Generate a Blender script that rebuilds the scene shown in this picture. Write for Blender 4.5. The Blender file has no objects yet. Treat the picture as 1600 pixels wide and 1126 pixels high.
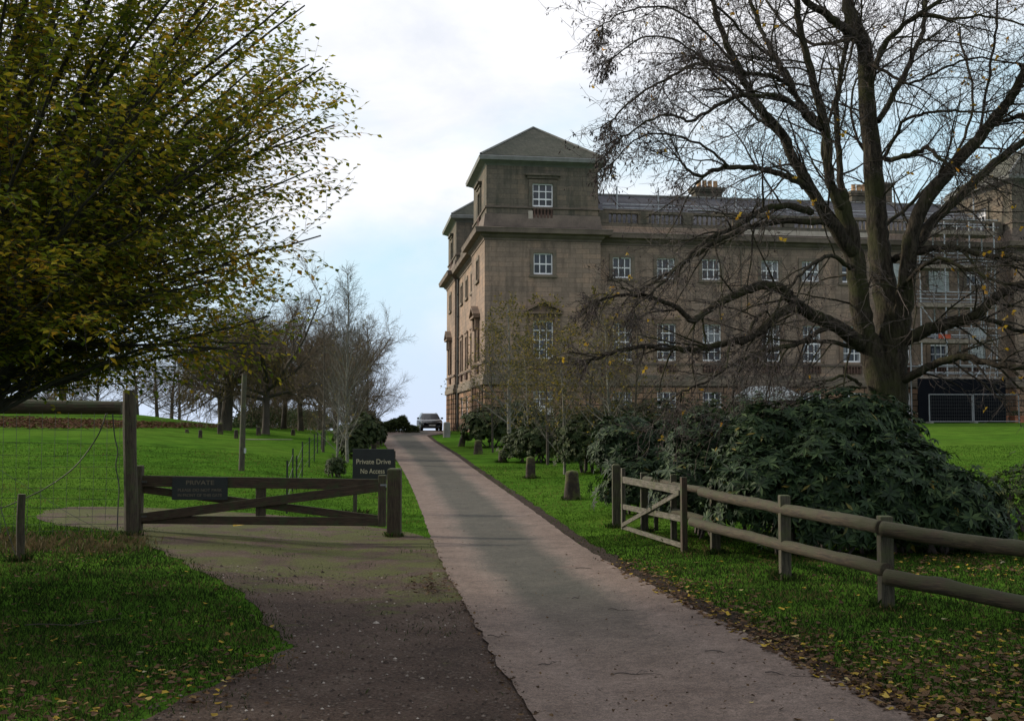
import bpy, math, random
from mathutils import Vector, Matrix, noise
R = math.radians
rnd = random.Random(7)
scene = bpy.context.scene
COL = scene.collection
F, CX, CY, EYE = 1700.0, 800.0, 563.0, 2.0
PITCH = math.atan(97/F); CP, SP = math.cos(PITCH), math.sin(PITCH)

# ------------------------------------------------------------ terrain
TY = [-60,-20,0,8,12,21,30,47,62,72,85,95,105,130,200,400,1000,4500]
FAR = [-4,-22,-52,-70]
TU = [-.60,-.38,-.25,-.14,-.05,.05,.2,.4,.7]
TZ = [
 [0,0,0,0,-.05,.02,.38,1.5,2.4,2.8,3.0,3.0,2.9,2.0]+FAR,
 [0,0,0,0,-.05,0,.3,1.35,2.25,2.6,2.8,2.8,2.7,1.8]+FAR,
 [0,0,0,-.05,-.1,-.12,.12,.95,1.5,1.68,1.75,1.7,1.5,.5]+FAR,
 [0,0,0,-.1,-.2,-.25,-.1,.45,.95,1.16,1.28,1.29,1.2,.2]+FAR,
 [0,0,0,-.1,-.2,-.25,-.1,.36,.92,1.2,1.25,1.29,1.2,.2]+FAR,
 [0,0,0,-.1,-.16,-.2,-.04,.5,1.1,1.45,1.5,1.5,1.4,.6]+FAR,
 [0,0,0,0,-.02,-.05,.2,1.0,1.5,1.8,1.9,1.9,1.8,1.0]+FAR,
 [0,0,0,.02,.02,.02,.3,1.2,1.75,1.95,2.0,2.0,1.9,1.2]+FAR,
 [0,0,0,.02,.02,.05,.4,1.4,1.9,2.0,2.1,2.1,2.0,1.4]+FAR]
def _seg(a, x):
    if x <= a[0]: return 0, 0.0
    if x >= a[-1]: return len(a)-2, 1.0
    lo, hi = 0, len(a)-1
    while hi-lo > 1:
        m = (lo+hi)//2
        if a[m] <= x: lo = m
        else: hi = m
    return lo, (x-a[lo])/(a[lo+1]-a[lo])
def _herm(xs, ys, i, t):
    n = len(xs); h = xs[i+1]-xs[i]
    def sl(k):
        if k <= 0 or k >= n-1: return 0.0
        d0 = (ys[k]-ys[k-1])/(xs[k]-xs[k-1]); d1 = (ys[k+1]-ys[k])/(xs[k+1]-xs[k])
        if d0*d1 <= 0: return 0.0
        return 2*d0*d1/(d0+d1)
    m0, m1 = sl(i)*h, sl(i+1)*h; t2 = t*t; t3 = t2*t
    return (2*t3-3*t2+1)*ys[i]+(t3-2*t2+t)*m0+(-2*t3+3*t2)*ys[i+1]+(t3-t2)*m1
def terr(x, y):
    u = x/max(y, 15.0)
    i, t = _seg(TY, y)
    col = [_herm(TY, row, i, t) for row in TZ]
    j, s = _seg(TU, u)
    return _herm(TU, col, j, s)
def ray(px, py):
    cx, cy = (px-CX)/F, (CY-py)/F
    return Vector((cx, CP-SP*cy, SP+CP*cy))
def at(px, py, Y):
    d = ray(px, py); d *= Y/d.y
    return Vector((d.x, d.y, d.z+EYE))
def G(px, py, ymax=140):
    d = ray(px, py); d /= d.y
    y = 3.0; prev = y
    while y < ymax:
        if EYE+d.z*y < terr(d.x*y, y): break
        prev = y; y += .5
    else: return Vector((d.x*ymax, ymax, terr(d.x*ymax, ymax)))
    a, b = prev, y
    for _ in range(14):
        m = (a+b)/2
        if EYE+d.z*m < terr(d.x*m, m): b = m
        else: a = m
    return Vector((d.x*b, b, terr(d.x*b, b)))
def hpx(px_len, Y): return px_len*Y/F

# ------------------------------------------------------------ object helpers
class MB:
    def __init__(s): s.v = []; s.f = []
    def quad(s, a, b, c, d):
        n = len(s.v); s.v += [tuple(a), tuple(b), tuple(c), tuple(d)]; s.f.append((n, n+1, n+2, n+3))
    def box(s, c, size, rz=0, taper=1.0, M=None):
        c = Vector(c); sx, sy, sz = [k/2 for k in size]
        cr, sr = math.cos(rz), math.sin(rz); n = len(s.v)
        for z in (-sz, sz):
            k = taper if z > 0 else 1
            for x, y in ((-sx,-sy),(sx,-sy),(sx,sy),(-sx,sy)):
                p = Vector((x*k, y*k, z))
                p = M @ p if M else Vector((p.x*cr-p.y*sr, p.x*sr+p.y*cr, p.z))
                s.v.append(tuple(c+p))
        for f in ((3,2,1,0),(4,5,6,7),(0,1,5,4),(1,2,6,5),(2,3,7,6),(3,0,4,7)): s.f.append(tuple(n+i for i in f))
    def bb(s, x0, x1, y0, y1, z0, z1): s.box(((x0+x1)/2, (y0+y1)/2, (z0+z1)/2), (x1-x0, y1-y0, z1-z0))
    def beam(s, a, b, w, h, up=Vector((0,0,1))):
        a, b = Vector(a), Vector(b); d = (b-a); L = d.length; d.normalize()
        side = d.cross(up).normalized(); u2 = side.cross(d)
        M = Matrix((side, d, u2)).transposed()
        s.box((a+b)/2, (w, L, h), M=M)
    def tube(s, pts, rad, sides=6, cap=False, tip=True):
        n = len(pts)
        if n < 2: return
        T0 = (pts[1]-pts[0])
        if T0.length < 1e-6: return
        T0.normalize()
        ref = Vector((0,0,1)) if abs(T0.z) < .9 else Vector((1,0,0))
        A = T0.cross(ref).normalized()
        base = len(s.v)
        cs = [(math.cos(2*math.pi*k/sides), math.sin(2*math.pi*k/sides)) for k in range(sides)]
        V = s.v; Fc = s.f
        for i in range(n):
            if i == 0: T = T0
            elif i == n-1: T = pts[i]-pts[i-1]
            else: T = pts[i+1]-pts[i-1]
            if T.length < 1e-7: T = T0.copy()
            T.normalize()
            A = A-T*A.dot(T)
            if A.length < 1e-5: A = T.cross(Vector((.3,.5,.8)))
            A.normalize(); B = T.cross(A)
            r = rad[i]; p = pts[i]
            for c, q in cs: V.append((p.x+(A.x*c+B.x*q)*r, p.y+(A.y*c+B.y*q)*r, p.z+(A.z*c+B.z*q)*r))
        for i in range(n-1):
            o = base+i*sides
            for k in range(sides):
                k2 = (k+1) % sides
                Fc.append((o+k, o+k2, o+sides+k2, o+sides+k))
        if cap:
            Fc.append(tuple(base+k for k in reversed(range(sides))))
            Fc.append(tuple(base+(n-1)*sides+k for k in range(sides)))
    def build(s, name, m, parent=None, smooth=False, loc=None, rz=0, uv=None, bevel=0):
        me = bpy.data.meshes.new(name)
        me.from_pydata(s.v, [], s.f)
        me.materials.append(m)
        if smooth: me.shade_smooth()
        if uv:
            l = me.uv_layers.new(name='UVMap')
            for poly in me.polygons:
                for li in poly.loop_indices: l.data[li].uv = uv[me.loops[li].vertex_index]
        o = bpy.data.objects.new(name, me); COL.objects.link(o)
        if parent: o.parent = parent
        if loc is not None: o.location = loc
        o.rotation_euler.z = rz
        if bevel:
            b = o.modifiers.new('Bevel', 'BEVEL'); b.width = bevel; b.segments = 2; b.limit_method = 'ANGLE'
        return o
def tag(o, label=None, cat=None, group=None, kind=None):
    if label: o['label'] = label
    if cat: o['category'] = cat
    if group: o['group'] = group
    if kind: o['kind'] = kind
    return o
def empty(name, loc, rz=0, **k):
    o = bpy.data.objects.new(name, None); COL.objects.link(o)
    o.location = loc; o.rotation_euler.z = rz; o.empty_display_size = .2
    return tag(o, **k)
def copy_tree(o, parent=None):
    c = o.copy(); COL.objects.link(c)
    if parent: c.parent = parent
    for ch in o.children: copy_tree(ch, c)
    return c

# ------------------------------------------------------------ materials
def newmat(name):
    m = bpy.data.materials.new(name); m.use_nodes = True
    nt = m.node_tree; b = nt.nodes['Principled BSDF']
    return m, nt, b
def nd(nt, t, **k):
    n = nt.nodes.new('ShaderNode'+t)
    for a, v in k.items(): setattr(n, a, v)
    return n
def ramp(nt, fac, stops, interp='LINEAR'):
    r = nd(nt, 'ValToRGB'); r.color_ramp.interpolation = interp
    e = r.color_ramp.elements
    while len(e) < len(stops): e.new(.5)
    for k, (p, c) in zip(e, stops): k.position = p; k.color = (*c, 1) if len(c) == 3 else c
    nt.links.new(fac, r.inputs[0]); return r.outputs[0]
def tnoise(nt, scale, detail=4, rough=.55, coord='Object', vec=None, dist=0):
    if vec is None:
        tc = nt.nodes.get('TC') or nd(nt, 'TexCoord'); tc.name = 'TC'; vec = tc.outputs[coord]
    n = nd(nt, 'TexNoise'); n.inputs['Scale'].default_value = scale; n.inputs['Detail'].default_value = detail
    n.inputs['Roughness'].default_value = rough; n.inputs['Distortion'].default_value = dist
    nt.links.new(vec, n.inputs['Vector']); return n.outputs['Fac']
def mix(nt, fac, a, b, typ='MIX'):
    m = nd(nt, 'Mix', data_type='RGBA', blend_type=typ)
    for i, v in ((0, fac), (6, a), (7, b)):
        if isinstance(v, (int, float)): m.inputs[i].default_value = v
        elif isinstance(v, tuple): m.inputs[i].default_value = (*v, 1)
        else: nt.links.new(v, m.inputs[i])
    return m.outputs[2]
def bump(nt, b, h, strength=.4, dist=.02):
    n = nd(nt, 'Bump'); n.inputs['Strength'].default_value = strength; n.inputs['Distance'].default_value = dist
    nt.links.new(h, n.inputs['Height']); nt.links.new(n.outputs[0], b.inputs['Normal'])
def basic(name, c1, c2, scale=3, rough=.8, bs=.3, bd=.01, c3=None, metal=0, fine=30, spec=.5):
    m, nt, b = newmat(name)
    f = tnoise(nt, scale)
    st = [(.3, c1), (.7, c2)] if c3 is None else [(.3, c1), (.5, c2), (.72, c3)]
    col = ramp(nt, f, st)
    g = tnoise(nt, fine, 3, .7)
    col = mix(nt, .5, col, ramp(nt, g, [(.3, (.35,.35,.35)), (.7, (.65,.65,.65))]), 'OVERLAY')
    nt.links.new(col, b.inputs['Base Color'])
    b.inputs['Roughness'].default_value = rough; b.inputs['Metallic'].default_value = metal
    b.inputs['Specular IOR Level'].default_value = spec
    if bs: bump(nt, b, g, bs, bd)
    return m
def wood(name, c1, c2, axis='X', rough=.85, moss=None):
    m, nt, b = newmat(name)
    tc = nd(nt, 'TexCoord'); mp = nd(nt, 'Mapping')
    nt.links.new(tc.outputs['Object'], mp.inputs[0])
    mp.inputs['Scale'].default_value = {'X': (1.2,14,14), 'Y': (14,1.2,14), 'Z': (14,14,1.2)}[axis]
    f = tnoise(nt, 3.2, 6, .7, vec=mp.outputs[0], dist=.6)
    col = ramp(nt, f, [(.30, tuple(k*.22 for k in c1)), (.44, c1), (.62, c2)])
    if moss:
        g = tnoise(nt, 4, 5, .65, vec=tc.outputs['Object'])
        geo = nd(nt, 'NewGeometry'); sx = nd(nt, 'SeparateXYZ'); nt.links.new(geo.outputs['Normal'], sx.inputs[0])
        ma = nd(nt, 'MapRange'); ma.inputs[1].default_value = -1.0; ma.inputs[2].default_value = 1.3
        ma.inputs[3].default_value = -.18; ma.inputs[4].default_value = .22
        nt.links.new(sx.outputs[2], ma.inputs[0])
        ad = nd(nt, 'Math', operation='ADD'); nt.links.new(g, ad.inputs[0]); nt.links.new(ma.outputs[0], ad.inputs[1])
        k = ramp(nt, ad.outputs[0], [(.48, (0,0,0)), (.66, (1,1,1))])
        col = mix(nt, k, col, moss)
    nt.links.new(col, b.inputs['Base Color']); b.inputs['Roughness'].default_value = rough
    bump(nt, b, f, 1.0, .012)
    return m
def leafmat(name, stops, trans=.35, rough=.5, spec=.5, patch=0, patchcol=None):
    m, nt, b = newmat(name)
    geo = nd(nt, 'NewGeometry')
    r = geo.outputs['Random Per Island']
    if patch:
        f = tnoise(nt, patch, 2)
        ma = nd(nt, 'Math', operation='MULTIPLY_ADD'); ma.inputs[1].default_value = 1.5; ma.inputs[2].default_value = -.75
        nt.links.new(f, ma.inputs[0])
        ad = nd(nt, 'Math', operation='ADD', use_clamp=True); nt.links.new(ma.outputs[0], ad.inputs[0]); nt.links.new(r, ad.inputs[1])
        r = ad.outputs[0]
    col = ramp(nt, r, stops)
    nt.links.new(col, b.inputs['Base Color']); b.inputs['Roughness'].default_value = rough
    b.inputs['Specular IOR Level'].default_value = spec
    if trans:
        t = nd(nt, 'BsdfTranslucent'); nt.links.new(col, t.inputs[0])
        x = nd(nt, 'MixShader'); x.inputs[0].default_value = trans
        out = nt.nodes['Material Output']
        nt.links.new(b.outputs[0], x.inputs[1]); nt.links.new(t.outputs[0], x.inputs[2]); nt.links.new(x.outputs[0], out.inputs[0])
    return m
M = {}
# ground / grass
def groundmat():
    m, nt, b = newmat('grass_ground')
    tc = nd(nt, 'TexCoord'); tc.name = 'TC'
    big = tnoise(nt, .12, 3); mid = tnoise(nt, 1.1, 4, .6); fine = tnoise(nt, 28, 4, .75)
    mp = nd(nt, 'Mapping'); mp.inputs['Scale'].default_value = (.35, 3.0, 1); mp.inputs['Rotation'].default_value = (0,0,.12)
    nt.links.new(tc.outputs['Object'], mp.inputs[0])
    strk = tnoise(nt, 1.0, 3, .6, vec=mp.outputs[0])
    c = ramp(nt, mid, [(.3, (.032,.070,.012)), (.5, (.052,.125,.016)), (.7, (.078,.165,.020))])
    c = mix(nt, ramp(nt, big, [(.4, (0,0,0)), (.65, (.45,.45,.45))]), c, (.098,.165,.026))
    c = mix(nt, .55, c, ramp(nt, strk, [(.3, (.33,.33,.33)), (.7, (.64,.64,.6))]), 'OVERLAY')
    c = mix(nt, .8, c, ramp(nt, fine, [(.3, (.25,.25,.25)), (.7, (.7,.7,.65))]), 'OVERLAY')
    nt.links.new(c, b.inputs['Base Color']); b.inputs['Roughness'].default_value = .95; b.inputs['Specular IOR Level'].default_value = .0
    bump(nt, b, fine, .8, .05)
    return m
M['ground'] = groundmat()
def drivemat():
    m, nt, b = newmat('drive_tarmac')
    tc = nd(nt, 'TexCoord'); tc.name = 'TC'
    uvn = nd(nt, 'SeparateXYZ'); nt.links.new(tc.outputs['UV'], uvn.inputs[0])
    fine = tnoise(nt, 60, 4, .8); mid = tnoise(nt, 2.2, 5, .6); big = tnoise(nt, .5, 3)
    grit = tnoise(nt, 160, 2, .9)
    c = ramp(nt, mid, [(.3, (.105,.075,.060)), (.55, (.145,.106,.086)), (.75, (.178,.132,.108))])
    # mossy damp centre strip: |u-.5| small, between v 10 and 60 m
    a = nd(nt, 'Math', operation='SUBTRACT'); a.inputs[1].default_value = .50; nt.links.new(uvn.outputs[0], a.inputs[0])
    ab = nd(nt, 'Math', operation='ABSOLUTE'); nt.links.new(a.outputs[0], ab.inputs[0])
    n2 = nd(nt, 'Math', operation='MULTIPLY_ADD'); n2.inputs[1].default_value = .22; nt.links.new(big, n2.inputs[0]); nt.links.new(ab.outputs[0], n2.inputs[2])
    n3 = nd(nt, 'Math', operation='MULTIPLY_ADD'); n3.inputs[1].default_value = .12; nt.links.new(mid, n3.inputs[0]); nt.links.new(n2.outputs[0], n3.inputs[2])
    band = ramp(nt, n3.outputs[0], [(.35, (1,1,1)), (.50, (0,0,0))])
    vr = nd(nt, 'MapRange'); vr.inputs[1].default_value = 9.5; vr.inputs[2].default_value = 14; nt.links.new(uvn.outputs[1], vr.inputs[0])
    vr2 = nd(nt, 'MapRange'); vr2.inputs[1].default_value = 9; vr2.inputs[2].default_value = 11.5; vr2.inputs[4].default_value = .35
    nt.links.new(uvn.outputs[1], vr2.inputs[0])
    mx = nd(nt, 'Math', operation='MAXIMUM'); nt.links.new(vr.outputs[0], mx.inputs[0]); nt.links.new(vr2.outputs[0], mx.inputs[1])
    mu = nd(nt, 'Math', operation='MULTIPLY'); nt.links.new(band, mu.inputs[0]); nt.links.new(mx.outputs[0], mu.inputs[1])
    mu2 = nd(nt, 'Math', operation='MULTIPLY'); mu2.inputs[1].default_value = .88; nt.links.new(mu.outputs[0], mu2.inputs[0])
    c = mix(nt, mu2.outputs[0], c, ramp(nt, mid, [(.3, (.036,.038,.029)), (.7, (.058,.058,.045))]))
    lane = nd(nt, 'Math', operation='SUBTRACT'); lane.inputs[1].default_value = .27; nt.links.new(ab.outputs[0], lane.inputs[0]); la = nd(nt, 'Math', operation='ABSOLUTE'); nt.links.new(lane.outputs[0], la.inputs[0])
    c = mix(nt, ramp(nt, la.outputs[0], [(.0, (.22,.22,.22)), (.12, (0,0,0))]), c, (.21,.165,.145))
    # brown mud stains
    st = tnoise(nt, 1.7, 6, .62, dist=.8)
    c = mix(nt, ramp(nt, st, [(.60, (0,0,0)), (.70, (.55,.55,.55))]), c, (.095,.06,.045))
    g2 = tnoise(nt, 14, 5, .75)
    vo = nd(nt, 'TexVoronoi', feature='DISTANCE_TO_EDGE'); vo.inputs['Scale'].default_value = .55; vo.inputs['Randomness'].default_value = 1
    wv = nd(nt, 'VectorMath', operation='ADD'); nz = nd(nt, 'TexNoise'); nz.inputs['Scale'].default_value = 1.6; nz.inputs['Detail'].default_value = 6
    nt.links.new(tc.outputs['Object'], nz.inputs['Vector']); nt.links.new(tc.outputs['Object'], wv.inputs[0]); nt.links.new(nz.outputs['Color'], wv.inputs[1]); nt.links.new(wv.outputs[0], vo.inputs['Vector'])
    crk = ramp(nt, vo.outputs['Distance'], [(.0, (.55,.55,.55)), (.008, (0,0,0))]); ck = mix(nt, ramp(nt, big, [(.5, (0,0,0)), (.6, (1,1,1))]), (0,0,0), crk)
    c = mix(nt, ck, c, (.03,.024,.02))
    c = mix(nt, .8, c, ramp(nt, g2, [(.32, (.3,.3,.3)), (.68, (.7,.7,.7))]), 'OVERLAY')
    c = mix(nt, .9, c, ramp(nt, fine, [(.35, (.2,.2,.2)), (.65, (.8,.8,.8))]), 'OVERLAY')
    c = mix(nt, .5, c, ramp(nt, grit, [(.35, (.3,.3,.3)), (.65, (.7,.7,.7))]), 'OVERLAY')
    nt.links.new(c, b.inputs['Base Color']); b.inputs['Roughness'].default_value = .85; b.inputs['Specular IOR Level'].default_value = .3
    bump(nt, b, fine, .6, .012)
    return m
M['drive'] = drivemat()
def gravelmat():
    m, nt, b = newmat('gravel')
    fine = tnoise(nt, 45, 5, .85); mid = tnoise(nt, 1.1, 5, .6); moss = tnoise(nt, .95, 8, .72, dist=.5)
    vor = nd(nt, 'TexVoronoi'); vor.inputs['Scale'].default_value = 42
    nt.links.new(nt.nodes['TC'].outputs['Object'], vor.inputs['Vector'])
    c = ramp(nt, mid, [(.3, (.048,.031,.023)), (.55, (.082,.054,.041)), (.75, (.125,.092,.072))])
    c = mix(nt, 1.0, c, ramp(nt, fine, [(.36, (.12,.12,.12)), (.64, (.85,.85,.85))]), 'OVERLAY')
    sep = nd(nt, 'SeparateColor'); nt.links.new(vor.outputs['Color'], sep.inputs[0])
    c = mix(nt, ramp(nt, sep.outputs[0], [(.9, (0,0,0)), (.94, (.35,.35,.35))]), c, (.2,.16,.13))
    tcx = nd(nt, 'SeparateXYZ'); nt.links.new(nt.nodes['TC'].outputs['Object'], tcx.inputs[0])
    far = nd(nt, 'MapRange'); far.inputs[1].default_value = 10; far.inputs[2].default_value = 17; far.inputs[3].default_value = -.10; far.inputs[4].default_value = .10
    nt.links.new(tcx.outputs[1], far.inputs[0])
    ad = nd(nt, 'Math', operation='ADD'); nt.links.new(moss, ad.inputs[0]); nt.links.new(far.outputs[0], ad.inputs[1])
    c = mix(nt, ramp(nt, ad.outputs[0], [(.53, (0,0,0)), (.62, (.75,.75,.75))]), c, ramp(nt, fine, [(.38, (.022,.032,.010)), (.62, (.12,.14,.022))]))
    nt.links.new(c, b.inputs['Base Color']); b.inputs['Roughness'].default_value = .95; b.inputs['Specular IOR Level'].default_value = .2
    bump(nt, b, fine, .9, .03)
    return m
M['gravel'] = gravelmat()
M['soil'] = basic('soil', (.022,.015,.011), (.05,.036,.028), 6, .95, .8, .03, fine=70, spec=.1)
M['pathslab'] = basic('pale_path', (.16,.14,.12), (.24,.21,.18), 2, .9)
# stone
def stonemat(name, cols, bw=.95, bh=.33, mortar=.012, mcol=(.07,.055,.045), msm=.1, dirt=(.060,.050,.042), dirtlo=.5, bstr=.35):
    m, nt, b = newmat(name)
    geo = nd(nt, 'NewGeometry'); tc = nd(nt, 'TexCoord'); tc.name = 'TC'
    s = nd(nt, 'SeparateXYZ'); nt.links.new(tc.outputs['Object'], s.inputs[0])
    # walls run along x or along y: x+y gives a running length on both
    ad = nd(nt, 'Math', operation='ADD'); nt.links.new(s.outputs[0], ad.inputs[0]); nt.links.new(s.outputs[1], ad.inputs[1])
    cb = nd(nt, 'CombineXYZ'); nt.links.new(ad.outputs[0], cb.inputs[0]); nt.links.new(s.outputs[2], cb.inputs[1])
    br = nd(nt, 'TexBrick'); nt.links.new(cb.outputs[0], br.inputs['Vector'])
    br.inputs['Scale'].default_value = 1; br.inputs['Brick Width'].default_value = bw; br.inputs['Row Height'].default_value = bh
    br.inputs['Mortar Size'].default_value = mortar; br.inputs['Mortar Smooth'].default_value = msm
    br.inputs['Color1'].default_value = (0,0,0,1); br.inputs['Color2'].default_value = (1,1,1,1); br.inputs['Mortar'].default_value = (.5,.5,.5,1)
    br.inputs['Bias'].default_value = 0
    sp = nd(nt, 'SeparateColor'); nt.links.new(br.outputs['Color'], sp.inputs[0])
    n1 = tnoise(nt, .35, 5, .6); n2 = tnoise(nt, 7, 5, .7)
    mm = nd(nt, 'Math', operation='MULTIPLY_ADD'); mm.inputs[1].default_value = .22; nt.links.new(sp.outputs[0], mm.inputs[0]); nt.links.new(n1, mm.inputs[2])
    c = ramp(nt, mm.outputs[0], [(.38, cols[0]), (.6, cols[1]), (.82, cols[2])])
    mp = nd(nt, 'Mapping'); mp.inputs['Scale'].default_value = (1.1, 1.1, .22); nt.links.new(tc.outputs['Object'], mp.inputs[0])
    str_ = tnoise(nt, 1.3, 6, .65, vec=mp.outputs[0])
    c = mix(nt, ramp(nt, str_, [(dirtlo, (0,0,0)), (dirtlo+.22, (.75,.75,.75))]), c, dirt)
    c = mix(nt, .6, c, ramp(nt, n2, [(.3, (.35,.35,.35)), (.7, (.66,.66,.66))]), 'OVERLAY')
    c = mix(nt, br.outputs['Fac'], c, mcol)
    nt.links.new(c, b.inputs['Base Color']); b.inputs['Roughness'].default_value = .9; b.inputs['Specular IOR Level'].default_value = .25
    inv = nd(nt, 'Math', operation='SUBTRACT'); inv.inputs[0].default_value = 1; nt.links.new(br.outputs['Fac'], inv.inputs[1])
    sm = nd(nt, 'Math', operation='MULTIPLY_ADD'); sm.inputs[1].default_value = .25; nt.links.new(n2, sm.inputs[0]); nt.links.new(inv.outputs[0], sm.inputs[2])
    bump(nt, b, sm.outputs[0], bstr, .03)
    return m
M['stone'] = stonemat('sandstone_ashlar', [(.185,.140,.110), (.25,.188,.146), (.33,.228,.165)], mortar=.009, mcol=(.10,.078,.064), bstr=.2)
M['rust'] = stonemat('rusticated_stone', [(.16,.108,.075), (.25,.16,.105), (.36,.21,.135)], 1.15, .42, .035, (.03,.022,.017), .3, bstr=.9, dirtlo=.56)
M['dark_stone'] = stonemat('weathered_stone', [(.098,.085,.068), (.130,.110,.086), (.185,.142,.104)], mortar=.008, mcol=(.05,.046,.036), dirt=(.04,.045,.034), dirtlo=.42, bstr=.2)
M['trim'] = basic('stone_trim', (.085,.085,.066), (.15,.12,.09), 1.2, .9, .3, .02, c3=(.19,.15,.11), fine=12)
M['trim_dark'] = basic('mossy_cornice', (.092,.072,.058), (.135,.105,.085), 1.0, .9, .3, .02, c3=(.18,.14,.11), fine=12)
M['slate'] = stonemat('slate_tiles', [(.055,.055,.062), (.075,.075,.085), (.10,.10,.11)], .3, .13, .006, (.03,.03,.035), dirt=(.05,.055,.05), dirtlo=.6)
M['towerroof'] = stonemat('mossy_roof_tiles', [(.055,.058,.045), (.08,.08,.06), (.105,.10,.078)], .3, .13, .008, (.035,.035,.03), dirt=(.045,.055,.038), dirtlo=.5)
M['lead'] = basic('lead_edge', (.135,.135,.125), (.19,.195,.185), 2, .7, .1)
M['white'] = basic('white_paint', (.74,.74,.76), (.82,.82,.84), 4, .5, .05)
def glassmat():
    m, nt, b = newmat('window_glass')
    f = tnoise(nt, .8, 2)
    c = ramp(nt, f, [(.4, (.012,.014,.02)), (.62, (.045,.055,.075))])
    nt.links.new(c, b.inputs['Base Color']); b.inputs['Roughness'].default_value = .06
    b.inputs['IOR'].default_value = 1.5; b.inputs['Specular IOR Level'].default_value = .5
    g = tnoise(nt, 1.5, 2); bump(nt, b, g, .12, .05)
    return m
M['glass'] = glassmat()
M['terracotta'] = basic('terracotta', (.32,.11,.055), (.42,.16,.09), 6, .85)
M['pots'] = basic('chimney_pot_clay', (.42,.24,.12), (.52,.33,.19), 6, .85)
M['metal'] = basic('galvanised_steel', (.16,.17,.18), (.26,.27,.28), 8, .5, .1, metal=.4)
M['steel_white'] = basic('bright_steel', (.27,.29,.31), (.40,.42,.45), 8, .6, .05)
M['hoarding'] = basic('navy_hoarding', (.0035,.0045,.007), (.006,.007,.010), 2, .95, .1, spec=.1)
M['sheet'] = basic('white_sheeting', (.34,.37,.38), (.46,.49,.49), 2, .8, .3)
M['orange'] = basic('orange_netting', (.35,.05,.02), (.45,.08,.03), 5, .8)
M['board'] = basic('scaffold_board', (.16,.13,.10), (.26,.22,.18), 5, .85)
M['pipe'] = basic('downpipe_paint', (.04,.045,.045), (.06,.065,.062), 5, .6)
# wood
M['gatewood'] = wood('dark_gate_wood', (.034,.021,.012), (.066,.043,.025), 'X', moss=(.035,.045,.015))
M['gatewoodz'] = wood('dark_post_wood', (.036,.026,.016), (.070,.053,.034), 'Z', moss=(.05,.06,.02))
M['palewood'] = wood('weathered_grey_wood', (.036,.031,.020), (.078,.069,.046), 'Z', moss=(.055,.065,.022))
M['palewoodx'] = wood('weathered_grey_rail', (.050,.043,.031), (.145,.13,.105), 'X', moss=(.06,.065,.028))
M['logwood'] = wood('round_log_rail', (.026,.018,.010), (.066,.047,.026), 'X', moss=(.036,.036,.014))
M['polewood'] = wood('grey_pole_wood', (.040,.036,.025), (.075,.068,.045), 'Z', moss=(.07,.085,.03))
def barkmat(name, c1, c2, moss):
    m, nt, b = newmat(name)
    tc = nd(nt, 'TexCoord'); tc.name = 'TC'; mp = nd(nt, 'Mapping'); mp.inputs['Scale'].default_value = (7,7,1.6); nt.links.new(tc.outputs['Object'], mp.inputs[0])
    f = tnoise(nt, 2.2, 7, .72, vec=mp.outputs[0], dist=1.2); g = tnoise(nt, 1.3, 5, .65)
    c = ramp(nt, f, [(.38, tuple(k*.35 for k in c1)), (.5, c1), (.68, c2)])
    c = mix(nt, ramp(nt, g, [(.46, (0,0,0)), (.62, (.8,.8,.8))]), c, moss)
    nt.links.new(c, b.inputs['Base Color']); b.inputs['Roughness'].default_value = .95; b.inputs['Specular IOR Level'].default_value = .15
    bump(nt, b, f, 1.0, .06); return m
M['bark'] = barkmat('dark_tree_bark', (.042,.035,.027), (.092,.076,.057), (.048,.052,.020))
M['bark_old'] = wood('dark_tree_bark', (.026,.022,.016), (.062,.052,.036), 'Z', moss=(.040,.046,.014))
M['barkleft'] = wood('smooth_dark_bark', (.028,.024,.019), (.055,.047,.037), 'Z', moss=(.03,.036,.015))
M['twig'] = basic('twig_bark', (.050,.040,.036), (.090,.072,.062), 3, .9, 0)
M['barkfar'] = basic('far_bark', (.040,.034,.026), (.070,.060,.045), 1.5, .95, .2, .05)
M['twigfar'] = basic('far_twigs', (.085,.062,.038), (.135,.10,.062), .5, .95, 0)
M['birch'] = basic('pale_birch_bark', (.085,.085,.068), (.20,.195,.165), 5, .8, .3, .01)
M['birchtwig'] = basic('pale_twigs', (.07,.066,.052), (.11,.102,.08), 1.5, .9, 0)
M['stake'] = basic('dark_steel_stake', (.010,.018,.012), (.018,.028,.02), 8, .6, 0)
M['wire'] = basic('fence_wire', (.05,.05,.05), (.09,.09,.085), 8, .55, 0, metal=.5)
M['cable'] = basic('black_cable', (.008,.008,.009), (.014,.014,.015), 8, .6, 0)
M['signblack'] = basic('black_sign_paint', (.006,.009,.009), (.012,.016,.016), 3, .45, .05)
M['gold'] = basic('cream_lettering', (.50,.44,.30), (.60,.54,.38), 20, .6, 0)
M['dullgold'] = basic('faded_lettering', (.11,.09,.06), (.16,.13,.09), 20, .7, 0)
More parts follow.
